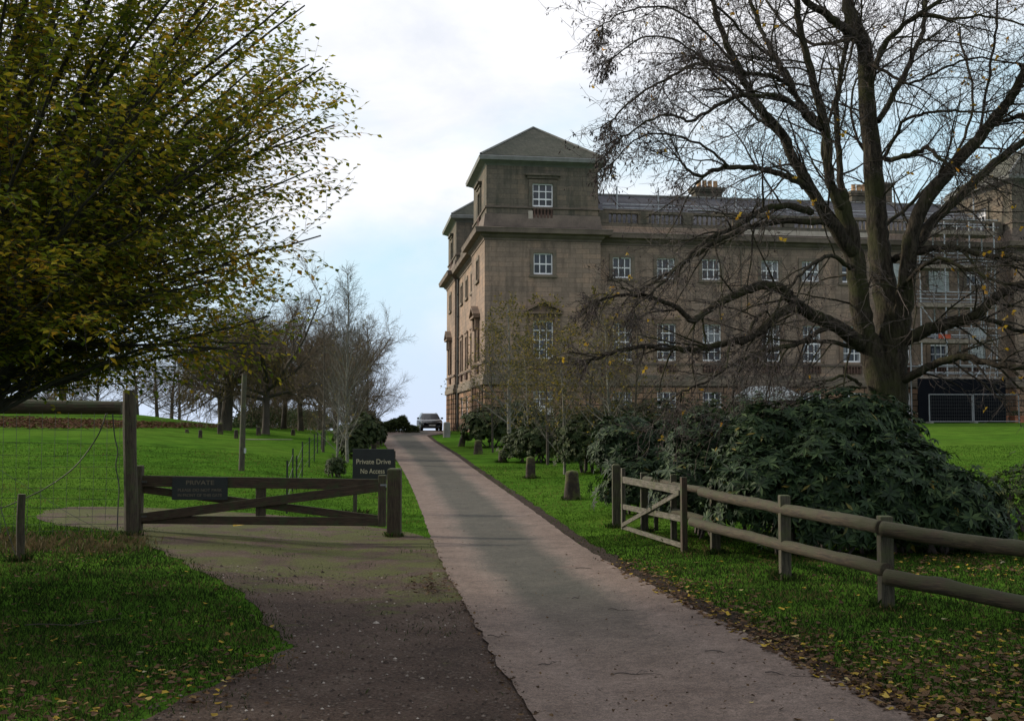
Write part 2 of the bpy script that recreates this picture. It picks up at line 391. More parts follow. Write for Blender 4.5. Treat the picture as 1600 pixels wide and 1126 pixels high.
def mossstone():
    m, nt, b = newmat('mossy_stone')
    f = tnoise(nt, 3.5, 5, .65); g = tnoise(nt, 22, 5, .75)
    c = ramp(nt, f, [(.35, (.020,.017,.012)), (.5, (.036,.024,.017)), (.68, (.060,.040,.028))])
    geo = nd(nt, 'NewGeometry'); sx = nd(nt, 'SeparateXYZ'); nt.links.new(geo.outputs['Normal'], sx.inputs[0])
    mu = nd(nt, 'Math', operation='MULTIPLY_ADD'); mu.inputs[1].default_value = .22; nt.links.new(sx.outputs[2], mu.inputs[0]); nt.links.new(f, mu.inputs[2])
    c = mix(nt, ramp(nt, mu.outputs[0], [(.5, (0,0,0)), (.66, (1,1,1))]), c, (.07,.085,.018))
    c = mix(nt, .7, c, ramp(nt, g, [(.3, (.28,.28,.28)), (.7, (.7,.7,.7))]), 'OVERLAY')
    nt.links.new(c, b.inputs['Base Color']); b.inputs['Roughness'].default_value = .95
    bump(nt, b, g, .8, .03); return m
M['moss'] = mossstone()
M['greystone'] = basic('grey_boulder', (.12,.12,.11), (.22,.21,.19), 3, .9, .5, .03)
# leaves
M['hornbeam'] = leafmat('autumn_hornbeam_leaf', [(.0, (.09,.13,.014)), (.35, (.19,.23,.02)), (.65, (.36,.33,.028)), (.87, (.54,.41,.035)), (1, (.56,.31,.025))], .5, .6, .2, patch=.7)
M['rhodo'] = leafmat('rhododendron_leaf', [(.0, (.007,.017,.007)), (.35, (.014,.033,.012)), (.75, (.025,.050,.017)), (.93, (.055,.09,.03)), (.985, (.07,.10,.04)), (1, (.16,.12,.02))], .15, .6, .22)
M['laurel'] = leafmat('laurel_leaf', [(.0, (.016,.030,.010)), (.6, (.034,.055,.016)), (1, (.07,.085,.025))], .2, .6, .2)
M['yellowleaf'] = leafmat('yellow_leaf', [(.0, (.045,.05,.015)), (.5, (.11,.10,.02)), (.85, (.22,.17,.025)), (1, (.34,.24,.03))], .35, .6, .3)
M['willow'] = leafmat('yellowing_willow_leaf', [(.0, (.06,.06,.02)), (.5, (.11,.095,.028)), (1, (.17,.13,.035))], .3, .7, .2)
M['drybrown'] = leafmat('dry_brown_leaf', [(.0, (.03,.018,.010)), (.6, (.07,.04,.02)), (1, (.12,.075,.035))], .15, .8, .2)
M['goldleaf'] = leafmat('golden_leaf', [(.0, (.35,.22,.02)), (.6, (.55,.36,.03)), (1, (.6,.25,.02))], .4, .6, .3)
M['bud'] = leafmat('dark_bud', [(.0, (.035,.025,.028)), (1, (.075,.055,.05))], .0, .8, .2)
M['litter'] = leafmat('leaf_litter', [(.0, (.05,.028,.016)), (.45, (.10,.058,.03)), (.80, (.16,.095,.045)), (.88, (.28,.19,.03)), (.97, (.45,.31,.04)), (1, (.36,.33,.22))], .15, .8, .2)
M['redlitter'] = leafmat('red_brown_litter', [(.0, (.05,.025,.014)), (.6, (.10,.05,.028)), (1, (.14,.075,.04))], .1, .9, .1)
M['blade'] = leafmat('grass_blade', [(.0, (.013,.020,.007)), (.4, (.021,.042,.011)), (.75, (.035,.064,.014)), (.9, (.06,.068,.024)), (1, (.13,.09,.045))], .25, .9, .0, patch=.8)  # duller verge grass; tree shade is also put into its darker colour
M['meadowblade'] = leafmat('meadow_blade', [(.0, (.026,.058,.010)), (.45, (.045,.105,.012)), (.85, (.070,.150,.016)), (.97, (.085,.125,.022)), (1, (.14,.11,.04))], .25, .9, .0, patch=.5)
M['dryblade'] = leafmat('dry_grass_stalk', [(.0, (.05,.05,.02)), (.5, (.10,.075,.035)), (1, (.14,.10,.05))], .2, .8, .2)
# ------------------------------------------------------------ world, sun, camera
w = bpy.data.worlds.new('World'); scene.world = w; w.use_nodes = True
nt = w.node_tree; bg = nt.nodes['Background']
SUN = Vector((-.86, .30, .40)).normalized()
sky = nd(nt, 'TexSky', sky_type='NISHITA'); sky.sun_disc = False
sky.sun_elevation = math.asin(SUN.z); sky.sun_rotation = math.atan2(SUN.x, SUN.y)
sky.air_density = 1.2; sky.dust_density = 2.0; sky.ozone_density = 1.5
tc = nd(nt, 'TexCoord'); sp = nd(nt, 'SeparateXYZ'); nt.links.new(tc.outputs['Generated'], sp.inputs[0])
mp = nd(nt, 'Mapping'); mp.inputs['Scale'].default_value = (1.0, 1.0, 2.4); mp.inputs['Location'].default_value = (.35, .1, .32)
nt.links.new(tc.outputs['Generated'], mp.inputs[0])
cf = tnoise(nt, 2.1, 7, .52, vec=mp.outputs[0], dist=.25)
cf2 = tnoise(nt, 5.5, 6, .6, vec=mp.outputs[0], dist=.3)
up = nd(nt, 'MapRange'); up.inputs[1].default_value = .05; up.inputs[2].default_value = .38; up.inputs[3].default_value = -.06; up.inputs[4].default_value = .22
nt.links.new(sp.outputs[2], up.inputs[0])
ad = nd(nt, 'Math', operation='ADD'); nt.links.new(cf, ad.inputs[0]); nt.links.new(up.outputs[0], ad.inputs[1])
cloudfac = ramp(nt, ad.outputs[0], [(.47, (.08,.08,.08)), (.68, (1,1,1))])
ccol = ramp(nt, cf2, [(.3, (.78,.81,.88)), (.60, (.95,.955,.99))])
csc = nd(nt, 'VectorMath', operation='SCALE'); csc.inputs['Scale'].default_value = 9.8; nt.links.new(ccol, csc.inputs[0])
haze = ramp(nt, sp.outputs[2], [(.0, (1,1,1)), (.16, (0,0,0))])
base = mix(nt, haze, sky.outputs[0], (5.4,5.9,7.6))
# clear part of the sky: pale cyan blue
base = mix(nt, .7, base, (6.3,9.0,10.4))
col = mix(nt, cloudfac, base, csc.outputs[0])
hz2 = ramp(nt, sp.outputs[2], [(.0, (.85,.85,.85)), (.14, (0,0,0))])
col = mix(nt, hz2, col, (6.2,6.9,8.6))
fr = nd(nt, 'MapRange'); fr.inputs[1].default_value = -.3; fr.inputs[2].default_value = .8; fr.inputs[3].default_value = .95; fr.inputs[4].default_value = 1.14
nt.links.new(sp.outputs[1], fr.inputs[0])
sc_ = nd(nt, 'VectorMath', operation='SCALE'); nt.links.new(col, sc_.inputs[0]); nt.links.new(fr.outputs[0], sc_.inputs['Scale']); col = sc_.outputs[0]
nt.links.new(col, bg.inputs[0]); bg.inputs[1].default_value = .1
sl = bpy.data.lights.new('sun', 'SUN'); sl.energy = 4.2; sl.angle = R(6); sl.color = (1, .89, .72)
so = bpy.data.objects.new('sun', sl); COL.objects.link(so); so.rotation_euler = (-SUN).to_track_quat('-Z', 'Y').to_euler(); so.location = (-40, 20, 40)
cam = bpy.data.cameras.new('camera'); co = bpy.data.objects.new('camera', cam); COL.objects.link(co)
co.location = (0, 0, EYE); co.rotation_euler = (R(90)+PITCH, 0, 0)
cam.lens = F/1600*36; cam.sensor_width = 36; cam.clip_end = 9000; cam.clip_start = .1
scene.camera = co
scene.view_settings.view_transform = 'Standard'; scene.view_settings.look = 'None'
scene.view_settings.exposure = .0; scene.view_settings.gamma = 1
scene.cycles.max_bounces = 6; scene.cycles.transparent_max_bounces = 4

# ------------------------------------------------------------ ground
def spaced(stops):
    out = []
    for a, b, st in stops:
        n = max(1, round((b-a)/st)); out += [a+(b-a)*i/n for i in range(n)]
    return out+[stops[-1][1]]
ys = spaced([(-60,-10,5),(-10,2,2),(2,30,.5),(30,110,1),(110,200,5),(200,1000,50),(1000,4500,250)])
xs = spaced([(-4000,-600,300),(-600,-100,50),(-100,-40,4),(-40,-14,1.5),(-14,14,.5),(14,50,1.5),(50,110,4),(110,600,50),(600,4000,300)])
def lumps(x, y):
    return 0.05*noise.noise(Vector((x*.25, y*.25, 3)))
def onroad(x, y):
    return False
mb = MB()
for y in ys:
    for x in xs: mb.v.append((x, y, terr(x, y)))
nx = len(xs)
for j in range(len(ys)-1):
    for i in range(nx-1): mb.f.append((j*nx+i, j*nx+i+1, (j+1)*nx+i+1, (j+1)*nx+i))
tag(mb.build('ground', M['ground'], smooth=True), kind='structure')

def ribbon(name, L, Rr, mat, dz, cols=14, step=.35, jit=.0, jl=None):
    """sheet over the terrain between two world polylines sampled at equal index"""
    jl = jit if jl is None else jl
    rows = []
    for i in range(len(L)-1):
        n = max(1, int(((L[i+1]-L[i]).length+(Rr[i+1]-Rr[i]).length)/2/step))
        for k in range(n): t = k/n; rows.append((L[i].lerp(L[i+1], t), Rr[i].lerp(Rr[i+1], t)))
    rows.append((L[-1], Rr[-1]))
    m = MB(); uv = []
    for a, b in rows:
        a = a.copy(); b = b.copy(); kf = min(1, 12/max(a.y, 1))
        if jit or jl:
            a.x += kf*jl*(noise.noise(Vector((a.y*2.1, 1.7, 0)))+.5*noise.noise(Vector((a.y*7.1, 5.7, 0)))+.3*noise.noise(Vector((a.y*1.1, 2, 4)))+.08*noise.noise(Vector((a.y*19, 2, 4))))
            b.x += kf*jit*(noise.noise(Vector((b.y*2.1, 9.7, 0)))+.5*noise.noise(Vector((b.y*7.1, 15.7, 0))))
        for c in range(cols+1):
            p = a.lerp(b, c/cols); m.v.append((p.x, p.y, terr(p.x, p.y)+dz)); uv.append((c/cols, p.y))
    for r in range(len(rows)-1):
        for c in range(cols):
            o = r*(cols+1)+c; m.f.append((o, o+1, o+cols+2, o+cols+1))
    o = m.build(name, mat, smooth=True, uv=uv); tag(o, kind='structure')
    return rows
def smoothpoly(tab, sub=4):
    out = []
    n = len(tab)
    for i in range(n-1):
        p0, p1, p2, p3 = tab[max(i-1,0)], tab[i], tab[i+1], tab[min(i+2,n-1)]
        for k in range(sub):
            t = k/sub
            out.append(tuple(.5*((2*b)+(-a+c)*t+(2*a-5*b+4*c-d)*t*t+(-a+3*b-3*c+d)*t**3) for a, b, c, d in zip(p0, p1, p2, p3)))
    out.append(tab[-1]); return out
dtab = [(1400,1010,2250),(1250,905,1760),(1126,829,1440),(1060,790,1290),(1000,754,1178),(950,727,1082),(900,700,985),(850,677,902),(800,658,834),(760,642,778),(730,626,736),(712,614,712),(698,603,690),(688,596,675),(681,591,667)]
dtab = smoothpoly(dtab)
DL = [G(l, y) for y, l, r in dtab]; DR = [G(r, y) for y, l, r in dtab]
DL += [Vector((-8.7,76,0)), Vector((-10.6,86,0)), Vector((-13.5,96,0)), Vector((-16,112,0))]
DR += [Vector((-4.6,76,0)), Vector((-4.9,84,0)), Vector((-5.6,90,0)), Vector((-6.3,112,0))]
ribbon('drive', DL, DR, M['drive'], .030, jit=.055, step=.12, cols=10)
SL = [a.copy() for a in DL]; SR = [b+Vector((.26+.0*b.y, 0, 0)) for b in DR]
ribbon('verge_soil', [a+Vector((.3,0,0)) for a in SL], SR, M['soil'], .016, jit=.22, jl=0)
ttab = [(1400,-420,1400),(1250,-110,1200),(1160,90,1000),(1126,190,960),(1072,310,900),(1035,425,860),(1010,440,840),(975,420,820),(950,398,790),(920,360,770),(895,322,745),(865,262,720),(845,222,690),(832,190,640),(820,90,560),(808,55,470),(798,70,330),(792,110,200)]
TL = [G(l, y) for y, l, r in ttab]; TR = [G(r, y) for y, l, r in ttab]
ribbon('gravel_track', TL, TR, M['gravel'], .008, cols=40, jit=.12, jl=.28)
# pale path across the far meadow
PL = [G(375, 687), G(400, 687), G(430, 687), G(455, 687)]; PR = [p+Vector((0, .7, 0)) for p in PL]
ribbon('meadow_path', PL, PR, M['pathslab'], .02, cols=4)

def poly_xy(L, Rr): return [(p.x, p.y) for p in L]+[(p.x, p.y) for p in reversed(Rr)]
def inside(pt, poly):
    x, y = pt; c = False; n = len(poly); j = n-1
    for i in range(n):
        xi, yi = poly[i]; xj, yj = poly[j]
        if (yi > y) != (yj > y) and x < (xj-xi)*(y-yi)/(yj-yi)+xi: c = not c
        j = i
    return c
PD = poly_xy(DL, DR); PT = poly_xy(TL, TR)

# ------------------------------------------------------------ grass blades and litter
def bladefield(name, n, mat, ymin, ymax, h0, h1, wid, accept, xr=.62, jitterlean=.5):
    m = MB(); k = 0; V = m.v; Fc = m.f
    while k < n:
        y = ymin+(ymax-ymin)*rnd.random()**1.35; x = (rnd.random()*2-1)*(xr*y+1.2)
        if not accept(x, y): k += .25; continue
        k += 1
        z = terr(x, y); h = rnd.uniform(h0, h1)*(1+.6*noise.noise(Vector((x*1.3, y*1.3, 0)))); a = rnd.random()*6.283
        wv = wid*(.8+y/18)
        lx, ly = rnd.gauss(0, jitterlean)*h, rnd.gauss(0, jitterlean)*h
        dx, dy = math.cos(a)*wv/2, math.sin(a)*wv/2; i = len(V)
        V += [(x-dx, y-dy, z-.005), (x+dx, y+dy, z-.005), (x+dx*.6+lx*.5, y+dy*.6+ly*.5, z+h*.6), (x+lx, y+ly, z+h)]
        Fc += [(i, i+1, i+2), (i, i+2, i+3)]
    return m.build(name, mat)
def lawn_ok(x, y):
    e = .05*noise.noise(Vector((x*3, y*3, 0)))
    if inside((x+.04, y), PD): return False
    if inside((x+rnd.gauss(0, .16), y+rnd.gauss(0, .12)), PT):
        return (noise.noise(Vector((x*.9, y*.9, 7))) > .25 and rnd.random() < .12) or rnd.random() < .006
    # thin out right beside the drive where soil shows
    if x > 0 and inside((x-.22, y), PD): return rnd.random() < .25
    return True
tag(bladefield('grass', 190000, M['blade'], 5.2, 21, .022, .055, .0085, lawn_ok), 'short dull green grass on the near verges, its colour also darkened for shade', 'grass', kind='stuff')
tag(bladefield('meadow_grass', 130000, M['meadowblade'], 19, 44, .02, .045, .010, lambda x, y: lawn_ok(x, y)), 'bright green mown grass beyond the gate and stones', 'grass', kind='stuff')

def leafquad(m, p, d, n, L, W, fold=.25):
    side = d.cross(n)
    if side.length < 1e-5: side = d.cross(Vector((.3,.7,.2)))
    side.normalize(); nn = side.cross(d)
    a = p; t = p+d*L; c = p+d*(L*.45)
    l = c+side*(W/2)+nn*(W*fold); r = c-side*(W/2)+nn*(W*fold)
    i = len(m.v); m.v += [tuple(a), tuple(l), tuple(t), tuple(r)]; m.f += [(i, i+1, i+2), (i, i+2, i+3)]
def rv(): 
    z = rnd.uniform(-1, 1); a = rnd.random()*6.283; s = math.sqrt(1-z*z); return Vector((s*math.cos(a), s*math.sin(a), z))
def litter(name, pts, mat, L0, L1, lift=.02):
    m = MB()
    for x, y in pts:
        s = rnd.uniform(L0, L1); c = Vector((x, y, terr(x, y)+lift+rnd.random()*.025))
        a = rnd.random()*6.283; n = (Vector((0,0,1))+rv()*.45).normalized()
        u = n.cross(Vector((math.cos(a), math.sin(a), 0))).normalized(); v = n.cross(u)
        i = len(m.v); N = 7
        m.v.append(tuple(c))
        for k in range(N):
            th = 6.283*k/N; r = s*.5*(1 if k % 2 else .62)*rnd.uniform(.75, 1.2)
            q = c+u*math.cos(th)*r+v*math.sin(th)*r*.8+n*rnd.uniform(-.1, .3)*s*.6
            m.v.append((q.x, q.y, max(q.z, terr(q.x, q.y)+.035)))
        for k in range(N): m.f.append((i, i+1+k, i+1+(k+1) % N))
    return m.build(name, mat)
pts = []
while len(pts) < 3600:   # right verge, thick beside the drive
    y = rnd.uniform(5.5, 17); e = min(DR, key=lambda p: abs(p.y-y)).x
    d = abs(rnd.gauss(.25, .3)) if rnd.random() < .6 else rnd.uniform(0, 9)
    x = e+d-.1
    if rnd.random() < (1.15-y/17): pts.append((x, y))
while len(pts) < 4400:   # left verge
    px, py = rnd.uniform(-100, 460), rnd.uniform(860, 1180)
    if rnd.random() < (py-820)/300:
        g = G(px, py)
        if not inside((g.x, g.y), PT) or rnd.random() < .06: pts.append((g.x, g.y))
for k in range(180):
    px, py = rnd.uniform(300, 470), rnd.uniform(1020, 1110); g = G(px-(py-1030)*1.6, py); pts.append((g.x, g.y))
for k in range(1100):
    g = G(1600-abs(rnd.gauss(0, 190)), rnd.uniform(985, 1160))
    if not inside((g.x, g.y), PD) or rnd.random() < .05: pts.append((g.x, g.y))
for k in range(350):
    g = G(rnd.uniform(1380, 1650), rnd.uniform(868, 905)); pts.append((g.x, g.y))
for k in range(90):
    g = G(rnd.uniform(0, 200), rnd.uniform(840, 885)); pts.append((g.x, g.y))
tag(litter('fallen_leaves', pts, M['litter'], .03, .095), 'brown and yellow fallen leaves lying over the verges', 'leaves', kind='stuff')
pts = []
while len(pts) < 420:
    px, py = rnd.uniform(560, 1500), rnd.uniform(700, 1126); g = G(px, py)
    if inside((g.x, g.y), PD) : pts.append((g.x, g.y))
tag(litter('drive_debris', pts, M['drybrown'], .012, .045, .035), 'crumbs of leaf and bark scattered on the drive', 'leaves', kind='stuff')
pm = MB(); k = 0
while k < 4200:
    y = 5.2+11*rnd.random()**1.5; x = rnd.uniform(-6, 3)
    ins = inside((x, y), PT) and not inside((x, y), PD)
    if not ins: continue
    k += 1; s = rnd.uniform(.006, .02)*(1+(rnd.random() < .04)); z = terr(x, y)+.012; n0 = len(pm.v)
    for dx, dy, dz in ((1,0,0),(0,1,0),(-1,0,0),(0,-1,0),(0,0,1)): pm.v.append((x+dx*s*rnd.uniform(.6,1.2), y+dy*s*rnd.uniform(.6,1.2), z+dz*s*.7))
    for q in range(4): pm.f.append((n0+q, n0+(q+1) % 4, n0+4))
tag(pm.build('pebbles', leafmat('pebble', [(.0, (.03,.022,.018)), (.6, (.09,.068,.055)), (.93, (.16,.13,.11)), (1, (.38,.34,.3))], 0, .9, .2)), 'loose pebbles and grit on the side track', 'gravel', kind='stuff')
pts = []
for _ in range(700):
    i = rnd.randrange(len(DL)-1); t = rnd.random(); q = DL[i].lerp(DL[i+1], t)
    if q.y < 19: pts.append((q.x+rnd.gauss(-.03, .05), q.y))
tag(litter('edge_debris', pts, M['drybrown'], .015, .06, .03), 'crumbled grit and leaf bits along the left edge of the drive', 'leaves', kind='stuff')
pts = []
for _ in range(150): g = G(674+rnd.gauss(0, 17), 918+rnd.gauss(0, 8)); pts.append((g.x, g.y))
tag(litter('damp_debris', pts, M['drybrown'], .03, .09, .03), 'patch of dark damp leaf mould where the track meets the drive', 'leaves', kind='stuff')
g = G(370, 826); tag(litter('fallen_leaf', [(g.x, g.y)], M['goldleaf'], .26, .27, .05), 'single orange leaf on the ground just beyond the gate', 'leaf')
pts = []
while len(pts) < 5200:
    px, py = rnd.uniform(-60, 345), rnd.uniform(648, 669)
    if py < 651+px*.035 or py > 667+px*.03: continue
    g = G(px, py); g.y += rnd.uniform(-1, 1); pts.append((g.x, g.y))
tag(litter('leaf_drift', pts, M['redlitter'], .12, .26), 'red brown drift of fallen leaves along the top of the meadow', 'leaves', kind='stuff')
# dry rough grass along the deer fence
m = MB()
def tuft(m, x, y, n, h, spread):
    z = terr(x, y)
    for _ in range(n):
        bx, by = x+rnd.gauss(0, spread), y+rnd.gauss(0, spread); hh = h*rnd.uniform(.5, 1.2); lx, ly = rnd.gauss(0, .35)*hh, rnd.gauss(0, .35)*hh
        a = rnd.random()*6.283; wv = .012; dx, dy = math.cos(a)*wv/2, math.sin(a)*wv/2; i = len(m.v)
        m.v += [(bx-dx, by-dy, z-.01), (bx+dx, by+dy, z-.01), (bx+dx+lx*.4, by+dy+ly*.4, z+hh*.65), (bx+lx, by+ly, z+hh*.95)]; m.f += [(i, i+1, i+2), (i, i+2, i+3)]
for _ in range(150):
    g = G(rnd.uniform(-40, 225), rnd.uniform(838, 866)); tuft(m, g.x, g.y, 12, rnd.uniform(.05, .17), .16)
tag(m.build('rough_grass', M['dryblade']), 'dry brown rough grass along the foot of the wire fence', 'grass', kind='stuff')

# twigs lying on the drive
def twig(px, py, L, ang, label):
    g = G(px, py); m = MB(); g.z = terr(g.x, g.y)+.045
    pts = [Vector((L*t*math.cos(.5*math.sin(3*t)), L*.12*math.sin(4*t+px), .008*math.sin(9*t))) for t in [i/7 for i in range(8)]]
    m.tube(pts, [.0055*(1-.7*i/7) for i in range(8)], 5)
    q = [pts[4], pts[4]+Vector((L*.12, L*.1, .02)), pts[4]+Vector((L*.25, L*.13, .01))]; m.tube(q, [.003,.0025,.0015], 4)
    o = m.build('twig', M['twig'], loc=g, rz=ang, smooth=True); tag(o, label, 'twig', 'fallen twigs on the drive')
twig(955, 1062, .42, .05, 'straight thin twig lying crosswise, nearest twig at the middle of the drive')
twig(1100, 1025, .5, -.5, 'long bent twig on the right half of the near drive')
twig(900, 893, .7, .05, 'long thin twig across the right edge of the drive beside the small gate')
twig(950, 958, .3, -.1, 'short twig on the right half of the drive opposite the fence')
twig(1195, 1060, .35, -.3, 'short dark twig near the right edge of the drive at the bottom')
twig(840, 1045, .22, .2, 'small crooked twig near the left edge of the pale drive')
twig(762, 1000, .22, .1, 'tiny twig at the left edge of the drive beside the gravel')
twig(895, 940, .2, 1.0, 'little upturned twig at the centre of the drive')
g0 = G(-20, 1000)
twig(40, 985, .9, .5, 'pale stick lying in the grass at the left edge')
# ------------------------------------------------------------ the country house
HA = R(8.4)
HC = at(757, 660, 72); HC.z = 1.5
house = empty('country_house', HC, HA, label='large sandstone mansion with corner towers behind the trees at the end of the drive', cat='house')
def hw(x, y, h=0):   # house local -> world
    c, s = math.cos(HA), math.sin(HA); return Vector((HC.x+x*c-y*s, HC.y+x*s+y*c, HC.z+h))
FW, FD, TW = 46.1, 29.0, 7.9      # front width, depth, tower width
def wallplane(m, O, ang, W, z0, z1, ops, rev=.22):
    """vertical wall from O along angle ang, outward normal to its right-hand side (-y local), with openings (x0,x1,z0,z1)"""
    U = Vector((math.cos(ang), math.sin(ang), 0)); N = Vector((math.sin(ang), -math.cos(ang), 0))
    X = sorted({0, W, *[a for o in ops for a in o[:2]]}); Z = sorted({z0, z1, *[a for o in ops for a in o[2:4]]})
    P = lambda x, z, d=0: O+U*x-N*d+Vector((0, 0, z))
    for i in range(len(X)-1):
        for j in range(len(Z)-1):
            cx, cz = (X[i]+X[i+1])/2, (Z[j]+Z[j+1])/2
            if any(o[0] < cx < o[1] and o[2] < cz < o[3] for o in ops): continue
            m.quad(P(X[i], Z[j]), P(X[i+1], Z[j]), P(X[i+1], Z[j+1]), P(X[i], Z[j+1]))
    for a, b, c, d in [o[:4] for o in ops]:
        m.quad(P(a, c), P(a, c, rev), P(a, d, rev), P(a, d)); m.quad(P(b, c, rev), P(b, c), P(b, d), P(b, d, rev))
        m.quad(P(a, d), P(a, d, rev), P(b, d, rev), P(b, d)); m.quad(P(a, c, rev), P(a, c), P(b, c), P(b, c, rev))
# window styles: w, h0, h1, cols, rows
ST = {'low': (1.35, 1.05, 2.6, 3, 3), 'main': (1.35, 4.75, 7.3, 3, 4), 'up': (1.3, 10.42, 11.85, 3, 2), 'top': (1.4, 15.02, 16.6, 3, 3)}
M['blind'] = basic('window_blind', (.16,.17,.19), (.26,.27,.29), 3, .8, 0)
_cache = {}
def winparts(style):
    if style in _cache: return _cache[style]
    kind = style.split('_')[0]; w_, a, b, cols, rows = ST[kind]; h_ = b-a; x = w_/2
    fr = MB(); t = .075; y0, y1 = .09, .17
    fr.bb(-x, -x+t, y0, y1, 0, h_); fr.bb(x-t, x, y0, y1, 0, h_)
    fr.bb(-x+t, x-t, y0, y1, 0, t*1.5); fr.bb(-x+t, x-t, y0, y1, h_-t, h_)
    for i in range(1, cols): q = -x+w_*i/cols; fr.bb(q-.03, q+.03, y0+.012, y1-.012, t*1.5, h_-t)
    for j in range(1, rows):
        q = h_*j/rows; k = .045 if j == rows//2 else .03
        for i in range(cols): 
            l, r = -x+w_*i/cols+(.03 if i else t), -x+w_*(i+1)/cols-(.03 if i < cols-1 else t); fr.bb(l, r, y0+.015, y1-.015, q-k, q+k)
    gl = MB(); gl.bb(-x, x, .175, .2, 0, h_)
    parts = [('frame', fr, 'white'), ('pane', gl, 'glass')]
    def surround(e, pr, sill=True):
        s = MB(); s.bb(-x-e, -x, -pr, .0, -.02, h_+e); s.bb(x, x+e, -pr, .0, -.02, h_+e); s.bb(-x, x, -pr, 0, h_, h_+e)
        if sill: s.bb(-x-e-.06, x+e+.06, -pr-.08, 0, -.2, -.022)
        return s
    if kind == 'low': s = MB(); s.bb(-x-.05, x+.05, -.06, 0, -.16, 0); parts.append(('sill', s, 'trim'))
    if kind == 'up': parts.append(('surround', surround(.24, .07), 'trim'))
    if kind == 'top':
        s = surround(.26, .08, False); s.bb(-x-.5, x+.5, -.3, 0, h_+.5, h_+.64); s.bb(-x-.36, x+.36, -.16, 0, h_+.32, h_+.498); parts.append(('surround', s, 'dark_stone'))
    if kind in ('main', 'top'):
        bl = MB(); top = -.26 if kind == 'main' else -.16; H = .55 if kind == 'main' else .75
        for i in range(6):
            q = -x+.12+i*(w_-.24)/5
            for (zz, hh, rr) in ((0, .1, .08), (.1, H*.4, .075), (H*.5, H*.35, .045), (H-.1, .1, .08)): bl.bb(q-rr, q+rr, -.13, -.02, top-H+zz, top-H+zz+hh-.003)
        parts.append(('baluster_row', bl, 'baluster'))
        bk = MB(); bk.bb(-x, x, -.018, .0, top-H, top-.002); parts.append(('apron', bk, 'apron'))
    if kind == 'main':
        s = surround(.28, .09, False); s.bb(-x-.34, x+.34, -.16, 0, h_+.28, h_+.42); parts.append(('surround', s, 'trimwarm'))
    if style.endswith('ped'):
        p = MB(); e = x+.62; zb = h_+.43; ap = zb+.78
        p.bb(-e, e, -.46, 0, zb, zb+.14)
        for sgn in (-1, 1):
            n = len(p.v)
            q = [(-e*sgn*-1, zb+.14), (e*sgn, zb+.27), (0, ap+.13), (0, ap-.02)]
            for yy in (-.5, 0):
                for (a1, b1) in q: p.v.append((a1 if a1 else 0, yy, b1))
            o = n
            for f in ((0,1,2,3), (7,6,5,4), (0,4,5,1), (1,5,6,2), (2,6,7,3), (3,7,4,0)): p.f.append(tuple(o+i for i in f))
        n = len(p.v); p.v += [(-e+.1, -.12, zb+.14), (e-.1, -.12, zb+.14), (0, -.12, ap-.02)]; p.f.append((n, n+1, n+2))
        for sgn in (-1, 1): p.bb(sgn*(x+.17)-.12, sgn*(x+.17)+.12, -.3, -.09, h_-.35, zb-.002); p.bb(sgn*(x+.2)-.15, sgn*(x+.2)+.15, -.16, -.0905, .0, h_-.352)
        parts.append(('pediment', p, 'trimwarm'))
    _cache[style] = (parts, []); return _cache[style]
M['baluster'] = basic('red_brown_baluster', (.06,.035,.026), (.11,.06,.045), 6, .9)
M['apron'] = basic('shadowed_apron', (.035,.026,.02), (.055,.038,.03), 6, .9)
M['trimwarm'] = basic('warm_window_stone', (.10,.075,.055), (.17,.12,.088), 1.2, .9, .3, .02, c3=(.24,.16,.11), fine=12)
M['pale_pier'] = basic('pale_new_stone', (.33,.29,.24), (.42,.37,.31), 4, .9)
def window(style, O, ang, xc, sill=None):
    kind = style.split('_')[0]; parts, objs = winparts(style)
    U = Vector((math.cos(ang), math.sin(ang), 0))
    loc = O+U*xc+Vector((0, 0, ST[kind][1] if sill is None else sill))
    if not objs:
        wo = parts[0][1].build('window', M['white'], house); objs.append(wo)
        for nm, mbx, mt in parts[1:]: objs.append(mbx.build(nm, M[mt], wo))
    else:
        wo = objs[0].copy(); COL.objects.link(wo)
        for c in objs[1:]: d = c.copy(); COL.objects.link(d); d.parent = wo
    wo.location = loc; wo.rotation_euler.z = ang; wo.parent = house
    if rnd.random() < .42:
        w_, a, b = ST[kind][:3]; h_ = b-a; bl = MB()
        if rnd.random() < .5: bl.bb(-w_/2+.07, w_/2-.07, .162, .173, h_*rnd.uniform(.45, .8), h_-.07)
        else:
            for s in (-1, 1): x0, x1 = sorted((s*(w_/2-.07), s*(w_/2-.07-rnd.uniform(.15, .33)))); b2 = MB(); b2.bb(x0, x1, .162, .173, .1, h_-.07); b2.build('curtain', M['blind'], wo)
        if bl.v: bl.build('blind', M['blind'], wo)
    return wo
def op(kind, xc): w_, a, b, _, _ = ST[kind]; return (xc-w_/2, xc+w_/2, a, b)
H1, H2, H3 = 3.25, 12.75, 18.0
lowW, upW, topW = MB(), MB(), MB()
RC = 1.0   # recess of the middle range
def range_(O, ang, W, cols, kinds=('low', 'main', 'up'), ped=()):
    wallplane(lowW, O, ang, W, -1.5, H1, [op('low', c) for c in cols])
    wallplane(upW, O, ang, W, H1, 14.0, [op(k, c) for c in cols for k in kinds if k != 'low'])
    for c in cols:
        for k in kinds: window(k+('_ped' if k == 'main' and c in ped else ''), O, ang, c)
V3 = Vector
cx_ = [9.63, 12.75, 16.0, 20.3, 23.3, 26.3, 30.0, 32.9, 35.8]
